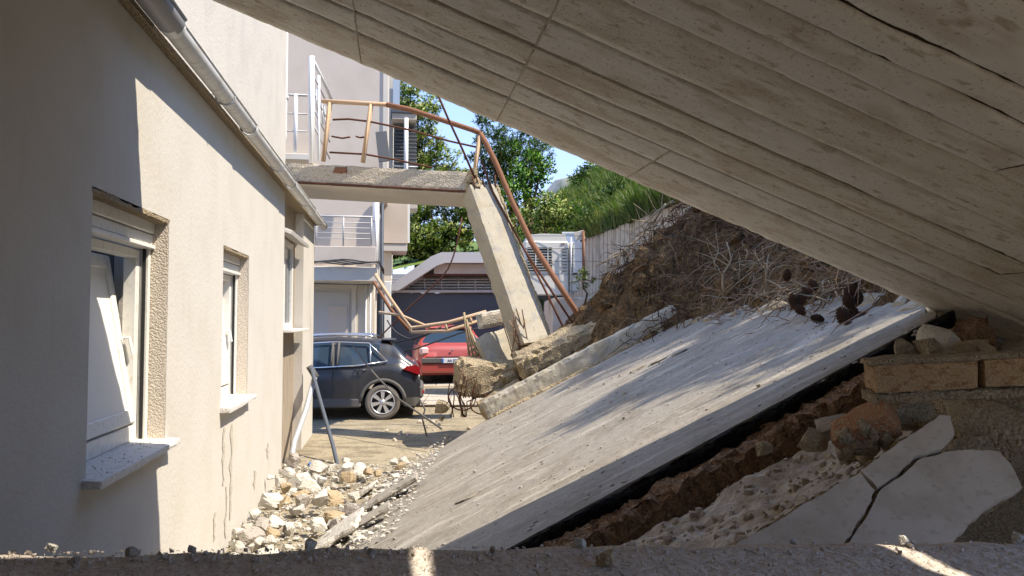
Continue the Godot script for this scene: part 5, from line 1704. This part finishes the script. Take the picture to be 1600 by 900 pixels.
func make_cars() -> void:
	# black crossover, rear to the right
	var rear := at(598, 654, 14.0)
	var b := thing("black_car", "black crossover car parked side-on below the apartment block", "car", Vector3.ZERO, THETA * 0.8)
	b.position = Vector3(rear.x, 0, rear.z) + b.basis * Vector3(0.70, 0, -0.80)
	var L := 4.14
	lofted_car(b,
		[Vector2(0, 0.86), Vector2(-0.06, 1.0), Vector2(-0.14, 1.06), Vector2(-0.62, 1.47), Vector2(-0.9, 1.5), Vector2(-1.6, 1.53), Vector2(-2.2, 1.5), Vector2(-3.0, 1.04), Vector2(-3.8, 0.9), Vector2(-4.05, 0.75), Vector2(-4.14, 0.55)],
		[Vector2(0, 0.85), Vector2(-0.4, 1.06), Vector2(-1.2, 1.0), Vector2(-2.6, 0.94), Vector2(-3.2, 0.92), Vector2(-4.14, 0.5)],
		[Vector2(0, 0.70), Vector2(-0.12, 0.82), Vector2(-0.5, 0.87), Vector2(-2.0, 0.875), Vector2(-3.6, 0.86), Vector2(-4.0, 0.74), Vector2(-4.14, 0.6)],
		L, [-0.70, -3.28], 0.39, 0.24, 0.60, -0.78, -2.75, [-0.14, -0.62, -2.25, -2.98], [-1.62, -2.52], M.car_black, true)
	for x in [-0.70, -3.28]:
		wheel(b, Vector3(x, 0.33, 0.77), 0.33, 7)
		var far := Node3D.new()
		far.name = "wheel"
		b.add_child(far, true)
		far.position = Vector3(x, 0.33, -0.77)
		var ss := S(false)
		lathe(ss, [Vector2(0.2, -0.1), Vector2(0.33, -0.07), Vector2(0.33, 0.07), Vector2(0.2, 0.1), Vector2(0, 0.1)], 24)
		put("tyre", ss, M.tyre, far)
	# bumper, lamp, window trim, roof rail, handles
	box_part("bumper", Vector3(0.0, 0.5, 0), Vector3(0.12, 0.26, 1.46), M.cladding, b, 0.05)
	for z in [0.76, -0.76]:
		var s := S()
		prism(s, PackedVector2Array([Vector2(0.02, 0.86), Vector2(-0.3, 0.98), Vector2(-0.22, 1.03), Vector2(-0.06, 1.05), Vector2(0.02, 1.0)]), 0.14)
		var lamp := put("tail_lamp", s, M.tail_lens, b)
		lamp.position = Vector3(-0.03, -0.03, z + 0.085 if z > 0 else z + 0.06)
		lamp.rotation.y = 0.12 if z > 0 else -0.12
		box_part("bumper_reflector", Vector3(0.035, 0.5, z * 0.86), Vector3(0.07, 0.09, 0.1), M.tail_lens, b, 0.02)
	var wy := 0.875
	pipe("window_trim", [Vector3(-0.62, 1.09, wy - 0.03), Vector3(-1.2, 1.015, wy - 0.02), Vector3(-2.7, 0.95, wy - 0.01)], 0.014, M.chrome, b, 6)
	pipe("window_trim", [Vector3(-0.62, 1.09, wy - 0.035), Vector3(-0.98, 1.43, 0.655), Vector3(-1.6, 1.455, 0.645), Vector3(-2.1, 1.43, 0.65)], 0.013, M.chrome, b, 6)
	for x in [-1.55, -1.66]: pipe("window_pillar", [Vector3(x, 1.0, wy - 0.025), Vector3(x + 0.02, 1.44, 0.66)], 0.022, M.cladding, b, 6)
	pipe("quarter_bar", [Vector3(-0.93, 1.05, wy - 0.03), Vector3(-0.95, 1.42, 0.67)], 0.012, M.chrome, b, 6)
	for z in [0.57, -0.57]:
		pipe("roof_rail", [Vector3(-0.85, 1.53, z), Vector3(-1.0, 1.575, z), Vector3(-1.6, 1.59, z), Vector3(-2.2, 1.565, z), Vector3(-2.35, 1.52, z)], 0.022, M.chrome, b, 8)
	box_part("spoiler", Vector3(-0.62, 1.485, 0), Vector3(0.26, 0.035, 1.16), M.car_black, b, 0.012, Vector3(0, 0, -0.05))
	for q in [[-1.12, 0.93], [-2.05, 0.9]]:
		pipe("door_handle", [Vector3(q[0] - 0.1, q[1], 0.86), Vector3(q[0] - 0.08, q[1], 0.9), Vector3(q[0] + 0.08, q[1] + 0.005, 0.9), Vector3(q[0] + 0.1, q[1] + 0.005, 0.86)], 0.014, M.car_black, b, 6)
	for x in [-1.15, -1.62, -2.6]: box_part("door_gap", Vector3(x, 0.68, 0.868), Vector3(0.01, 0.5, 0.012), M.dark_rubber, b)
	box_part("sill_cladding", Vector3(-1.98, 0.32, 0.852), Vector3(1.75, 0.16, 0.05), M.cladding, b, 0.02)
	for a in [-0.70, -3.28]:
		var pts := []
		for k in 13:
			var an := PI * (0.02 + 0.96 * k / 12.0)
			pts.append(Vector3(a + cos(an) * 0.415, 0.33 + sin(an) * 0.415, 0.855))
		pipe("arch_trim", pts, 0.035, M.cladding, b, 8)
	# red hatchback, rear towards us
	var g := at(706, 601, 18.4)
	var r := thing("red_car", "red hatchback parked with its rear towards the viewer", "car", Vector3(g.x, g.y, g.z), -PI / 2 + 0.17)
	lofted_car(r,
		[Vector2(0, 0.62), Vector2(-0.03, 0.82), Vector2(-0.1, 0.95), Vector2(-0.24, 0.99), Vector2(-0.30, 1.02), Vector2(-0.52, 1.36), Vector2(-0.62, 1.43), Vector2(-1.4, 1.47), Vector2(-2.1, 1.42), Vector2(-3.0, 0.98), Vector2(-3.9, 0.8), Vector2(-4.2, 0.55)],
		[Vector2(0, 0.6), Vector2(-0.3, 0.97), Vector2(-1.2, 0.95), Vector2(-3.0, 0.9), Vector2(-4.2, 0.5)],
		[Vector2(0, 0.76), Vector2(-0.12, 0.84), Vector2(-0.5, 0.88), Vector2(-2.0, 0.885), Vector2(-3.6, 0.86), Vector2(-4.2, 0.66)],
		4.2, [-0.74, -3.36], 0.36, 0.24, 0.60, -0.75, -2.75, [-0.31, -0.52, -2.15, -2.98], [-1.6], M.car_red, false)
	for x in [-0.74, -3.36]:
		wheel(r, Vector3(x, 0.31, 0.76), 0.31, 5)
		var far := Node3D.new()
		far.name = "wheel"
		r.add_child(far, true)
		far.position = Vector3(x, 0.31, -0.76)
		far.rotation.y = PI
		var ss := S(false)
		lathe(ss, [Vector2(0.0, -0.09), Vector2(0.2, -0.1), Vector2(0.31, -0.07), Vector2(0.31, 0.07), Vector2(0.2, 0.1), Vector2(0, 0.09)], 24)
		put("tyre", ss, M.tyre, far)
	box_part("bumper", Vector3(-0.02, 0.42, 0), Vector3(0.14, 0.26, 1.56), M.car_red, r, 0.05)
	box_part("bumper_strip", Vector3(0.045, 0.6, -0.0), Vector3(0.06, 0.13, 1.5), M.cladding, r, 0.02)
	var pl := Node3D.new()
	pl.name = "number_plate"
	r.add_child(pl)
	pl.position = Vector3(0.082, 0.6, 0)
	pl.rotation.y = PI / 2
	box_part("plate", Vector3.ZERO, Vector3(0.52, 0.12, 0.012), M.plate_white, pl, 0.004)
	box_part("plate_band", Vector3(-0.235, 0, 0.004), Vector3(0.045, 0.11, 0.01), M.plate_blue, pl)
	var tm := TextMesh.new()
	tm.text = "AA 375"
	tm.font_size = 16
	tm.pixel_size = 0.0052
	tm.depth = 0.004
	var to := put("lettering", tm, M.ink, pl)
	to.position = Vector3(0.02, 0, 0.009)
	for z in [0.68, -0.68]:
		var s := S()
		bx(s, Vector3.ZERO, Vector3(0.14, 0.2, 0.24), Transform3D.IDENTITY, 0.05)
		var lm := put("tail_lamp", s, M.clear_lens, r)
		lm.position = Vector3(-0.075, 0.83, z)
		lm.rotation = Vector3(0.0, 0.25 * signf(z), 0.12)
	box_part("badge", Vector3(-0.005, 0.85, 0), Vector3(0.02, 0.06, 0.05), M.chrome, r, 0.006, Vector3(0.78, 0, 0))
	box_part("roof_spoiler", Vector3(-0.55, 1.41, 0), Vector3(0.16, 0.04, 1.1), M.car_red, r, 0.015, Vector3(0, 0, -0.2))
	box_part("hatch_gap", Vector3(0.004, 0.69, 0), Vector3(0.02, 0.014, 1.3), M.dark_rubber, r)

func make_small() -> void:
	rng.seed = 37
	# rubble pile at the foot of the house
	var hw := func(d: float) -> float: return -1.367 - 0.1558 * d
	var n := 0
	var words := {"white_rubble": "white plaster-dusted rubble stone in the heap against the house wall", "tan_rubble": "tan broken stone in the heap against the house wall", "grey_rubble": "grey broken stone in the heap against the house wall"}
	for k in 110:
		var d := rnd(5.6, 9.3)
		var t := rng.randf()
		var x: float = lerpf(hw.call(d) + 0.06, -1.25 + 0.15 * (rng.randf() - 0.5), pow(t, 1.5))
		var e := 0.035 + 0.16 * pow(rng.randf(), 2.4)
		var hgt := 0.26 * (1.0 - t * 0.6) * clampf((d - 5.2) / 2.5, 0.2, 1.0)
		var y := e * 0.3 + hgt * rng.randf()
		var m: String = ["white_rubble", "white_rubble", "white_rubble", "white_rubble", "white_rubble", "tan_rubble", "grey_rubble"][rng.randi() % 7]
		lump("rubble_stone", words[m], "rubble", Vector3(x, y, -d), Vector3(e * rnd(0.9, 1.5), e * rnd(0.7, 1.0), e), M[m], "rubble heaped at the house corner")
		n += 1
	var mm := MultiMesh.new()
	mm.transform_format = MultiMesh.TRANSFORM_3D
	mm.mesh = chunk_mesh(59, 2)
	mm.instance_count = 2600
	for k in 2600:
		var d := rnd(5.5, 9.6)
		var x: float = lerpf(hw.call(d) + 0.02, -0.85, pow(rng.randf(), 1.3))
		var e := 0.008 + 0.03 * pow(rng.randf(), 3.0)
		var y := 0.004 + maxf(0.0, (x + 1.45) * 0.5) + 0.12 * rng.randf() * rng.randf()
		mm.set_instance_transform(k, Transform3D(Basis.from_euler(Vector3(rnd(0, 6), rnd(0, 6), 0)).scaled(Vector3(e * 1.4, e * 0.7, e)), Vector3(x, y, -d)))
	var mi := MultiMeshInstance3D.new()
	mi.name = "plaster_grit"
	mi.multimesh = mm
	mi.material_override = M.white_rubble
	add_child(mi)
	tag(mi, "fine plaster chips between the rubble stones at the house foot", "grit", "", "stuff")
	var special := [[468, 756, 8.3, 0.24, "white_rubble", "large pale block topping the rubble heap at the house corner"], [455, 778, 8.0, 0.22, "white_rubble", "pale block just below the topmost rubble block"], [474, 782, 7.9, 0.19, "tan_rubble", "tan wedge-shaped stone below the topmost rubble block"], [446, 790, 7.6, 0.2, "tan_rubble", "tan stone touching the house corner"], [520, 785, 7.6, 0.17, "tan_rubble", "tan stone at the right end of the rubble heap"],
		[388, 838, 6.0, 0.12, "grey_rubble", "grey stone at the left end of the rubble heap"], [400, 835, 6.1, 0.12, "grey_rubble", "second grey stone at the left end of the rubble heap"], [425, 836, 6.2, 0.11, "tan_rubble", "tan stone near the ledge in the rubble heap"]]
	for q in special:
		lump("rubble_block", q[5], "rubble", at(q[0], q[1], q[2]), Vector3(q[3] * 1.2, q[3], q[3]), M[q[4]], "rubble heaped at the house corner")
	# broken striated plates at the slab foot
	var f := slab_frame()
	for q in [[-0.12, 6.3, 0.75, 0.5, 0.25, "white striated concrete plate tipped at the foot of the grey slab"], [0.3, 7.15, 0.7, 0.3, 0.1, "long pale plate with a dark gap under it on the slab foot"], [-0.25, 8.0, 0.6, 0.45, 0.3, "flat pale plate lying between the rubble and the slab foot"], [0.25, 6.35, 0.5, 0.2, 0.06, "narrow broken plate lying on the slab foot"]]:
		var s := rough_box(Vector3(q[2], 0.05, q[3]), 0.05, 0.008, 0.03, int(q[1] * 10))
		var o := put("broken_plate", s, M.fallen_concrete if q[0] > 0 else M.white_rubble)
		o.transform = f * Transform3D(Basis.from_euler(Vector3(rnd(-0.1, 0.1), rnd(-0.1, 0.3), q[4] * 0.5)), Vector3(q[0], 0.07, -q[1]))
		tag(o, q[5], "concrete plate", "broken plates at the slab foot")
	for k in 60:
		var d := rnd(5.8, 8.6)
		var p := f * Vector3(rnd(-0.15, 0.55) * rng.randf(), 0.02, -d)
		var e := rnd(0.03, 0.09)
		lump("plaster_shard", "small white plaster shard on the foot of the grey slab", "shard", p, Vector3(e * 1.6, e * 0.5, e), M.white_rubble, "plaster shards on the slab foot")
	# leaning metal frame at the house corner
	var fr := thing("bent_stand", "bent metal frame leaning at the house corner, one pale leg and one dark leg", "metal frame")
	pipe("dark_leg", [at(486, 572, 10.8), at(500, 625, 10.4), at(520, 695, 9.9), at(534, 756, 9.4)], 0.028, M.slate_blue, fr, 6)
	pipe("pale_leg", [at(492, 588, 10.8), at(478, 640, 10.3), at(460, 690, 9.9), at(449, 748, 9.4)], 0.04, M.galvanised, fr, 6)
	pipe("head", [at(483, 572, 10.8), at(494, 590, 10.8)], 0.05, M.cladding, fr, 6)
	# blue plastic scrap
	var bl := thing("blue_bucket", "small blue plastic scrap on a dark stub beside the leaning frame", "plastic", at(490, 748, 9.2))
	var s2 := S(false)
	lathe(s2, [Vector2(0.05, 0.0), Vector2(0.06, 0.14), Vector2(0.0, 0.14)], 12, Transform3D(Basis(Vector3.RIGHT, -PI / 2), Vector3.ZERO))
	put("stub", s2, M.slate_blue, bl)
	put("blue_scrap", rough_box(Vector3(0.16, 0.06, 0.1), 0.03, 0.02, 0.02, 9), M.blue_plastic, bl).position = Vector3(0.0, 0.17, 0)
	# broken concrete under the hanging slab
	var c := put("concrete_chunk", rough_box(Vector3(1.0, 0.52, 0.6), 0.07, 0.03, 0.09, 12), M.broken_concrete)
	c.position = at(764, 590, 11.2)
	c.rotation = Vector3(0.1, 0.2, -0.06)
	tag(c, "big tan broken concrete chunk in front of the red car", "concrete chunk")
	c = put("concrete_chunk", rough_box(Vector3(1.5, 0.35, 0.6), 0.07, 0.03, 0.07, 13), M.broken_concrete)
	c.position = at(880, 540, 10.9)
	c.rotation = Vector3(0.2, 0.1, 0.42)
	tag(c, "long brown broken concrete piece behind the cream kerb", "concrete chunk")
	c = put("tilted_concrete", rough_box(Vector3(1.0, 0.8, 0.2), 0.1, 0.01, 0.04, 14), M.cream_concrete)
	c.position = at(800, 548, 11.9)
	c.rotation = Vector3(-0.5, 0.3, 0.35)
	tag(c, "tilted cream concrete panel behind the tan chunk", "concrete panel")
	c = put("tilted_concrete", rough_box(Vector3(0.75, 0.3, 0.5), 0.1, 0.01, 0.04, 15), M.slab_edge_concrete)
	c.position = at(776, 497, 14.0)
	c.rotation = Vector3(0.0, 0.1, 0.2)
	tag(c, "grey concrete panel end left of the hanging slab", "concrete panel")
	c = put("concrete_chunk", rough_box(Vector3(0.7, 0.3, 0.5), 0.07, 0.03, 0.09, 16), M.broken_concrete)
	c.position = at(790, 628, 10.6)
	c.rotation = Vector3(0.1, 0.3, 0.5)
	tag(c, "brown crumbled concrete below the tan chunk", "concrete chunk")
	for k in 45:
		var e := 0.06 + 0.16 * pow(rng.randf(), 2.0)
		var px := rnd(690, 960)
		var py := lerpf(640, 505, clampf((px - 720) / 200.0, 0, 1)) + rnd(-15, 15)
		lump("broken_stone", "brown stone in the broken concrete under the hanging slab", "stone", at(px, py, 11.2 + rnd(-0.3, 0.5)), Vector3(e * 1.3, e, e), M.broken_concrete, "stones under the hanging slab")
	for k in 40:
		var e := rnd(0.03, 0.09)
		var p := at(rnd(600, 740), rnd(625, 700), 12.0)
		var v := p - Vector3(0, EYE, 0)
		p = Vector3(0, EYE, 0) + v * (EYE / -v.y)
		lump("yard_pebble", "small dark clod on the dusty yard ground", "clod", p + Vector3(0, e * 0.2, 0), Vector3.ONE * e, M.debris_dust, "clods on the yard ground")
	# welded mesh scrap
	var w := thing("mesh_scrap", "pale welded wire mesh scrap standing beside the red car", "wire mesh")
	for k in 5: pipe("wire", [at(725 + 4 * k, 488 + 11 * k, 13.0), at(734 + 6 * k, 560, 13.0)], 0.022, M.dead_wood, w, 5)
	for k in 5: pipe("wire", [at(730, 520 + 8 * k, 13.0), at(750 + k * 2, 545 + 8 * k, 13.0)], 0.016, M.dead_wood, w, 5)
	# torn rebar tufts
	var tufts := [["bunch of bent rebar at the foot of the hanging slab", 812, 535, 11.0, 11, 0.55], ["loops of rusty wire beside the tan chunk", 715, 630, 11.0, 8, 0.4], ["tuft of rusty wire on the tan chunk", 735, 600, 10.8, 7, 0.35], ["torn wire under the left end of the walkway panel", 905, 520, 11.2, 7, 0.3]]
	for q in tufts:
		var t := thing("rebar_tuft", q[0], "rebar", Vector3.ZERO, 0.0, "torn rebar")
		for k in q[4]:
			var p := at(q[1] + rnd(-16, 16), q[2] + 22, q[3])
			var d := Vector3(rnd(-0.35, 0.35), 1.0, rnd(-0.3, 0.3)).normalized()
			var ll: float = q[5] * rnd(0.6, 1.3)
			var pts := [p, p + d * ll * 0.4, p + d * ll * 0.75 + Vector3(rnd(-0.04, 0.04), 0, 0.03), p + d * ll * rnd(0.9, 1.2) + Vector3(rnd(-0.1, 0.1), 0, 0.05)]
			pipe("bar", pts, 0.009, M.dark_rust if k % 2 else M.root_wood, t, 5)
	for q in [["rusty wire loop lying left of the tan chunk", 722, 622, 0.2], ["smaller rusty wire loop below the tan chunk", 752, 632, 0.16]]:
		var pts := []
		for k in 22: pts.append(at(q[1], q[2], 10.9) + Vector3(cos(k * 0.31) * q[3], sin(k * 0.31) * q[3] * 0.9, 0.03 * sin(k * 0.8)))
		var o := pipe("wire_loop", pts, 0.011, M.dark_rust, self, 5)
		tag(o, q[0], "wire", "wire loops")
	# long loose rod in front of the black car
	var pts := []
	for p in [[552, 540], [565, 560], [590, 590], [625, 625], [690, 670]]: pts.append(at(p[0], p[1], 12.6 - (p[1] - 540) * 0.016))
	var rod := pipe("loose_rod", pts, 0.014, M.cladding, self, 6)
	tag(rod, "long thin dark rod slanting in front of the black car's rear wheel", "rod")
	pts = []
	for p in [[655, 622], [664, 640], [660, 655], [667, 682]]: pts.append(at(p[0], p[1], 11.0))
	rod = pipe("loose_rod", pts, 0.014, M.cladding, self, 6)
	tag(rod, "short kinked rod on the ground right of the black car", "rod")
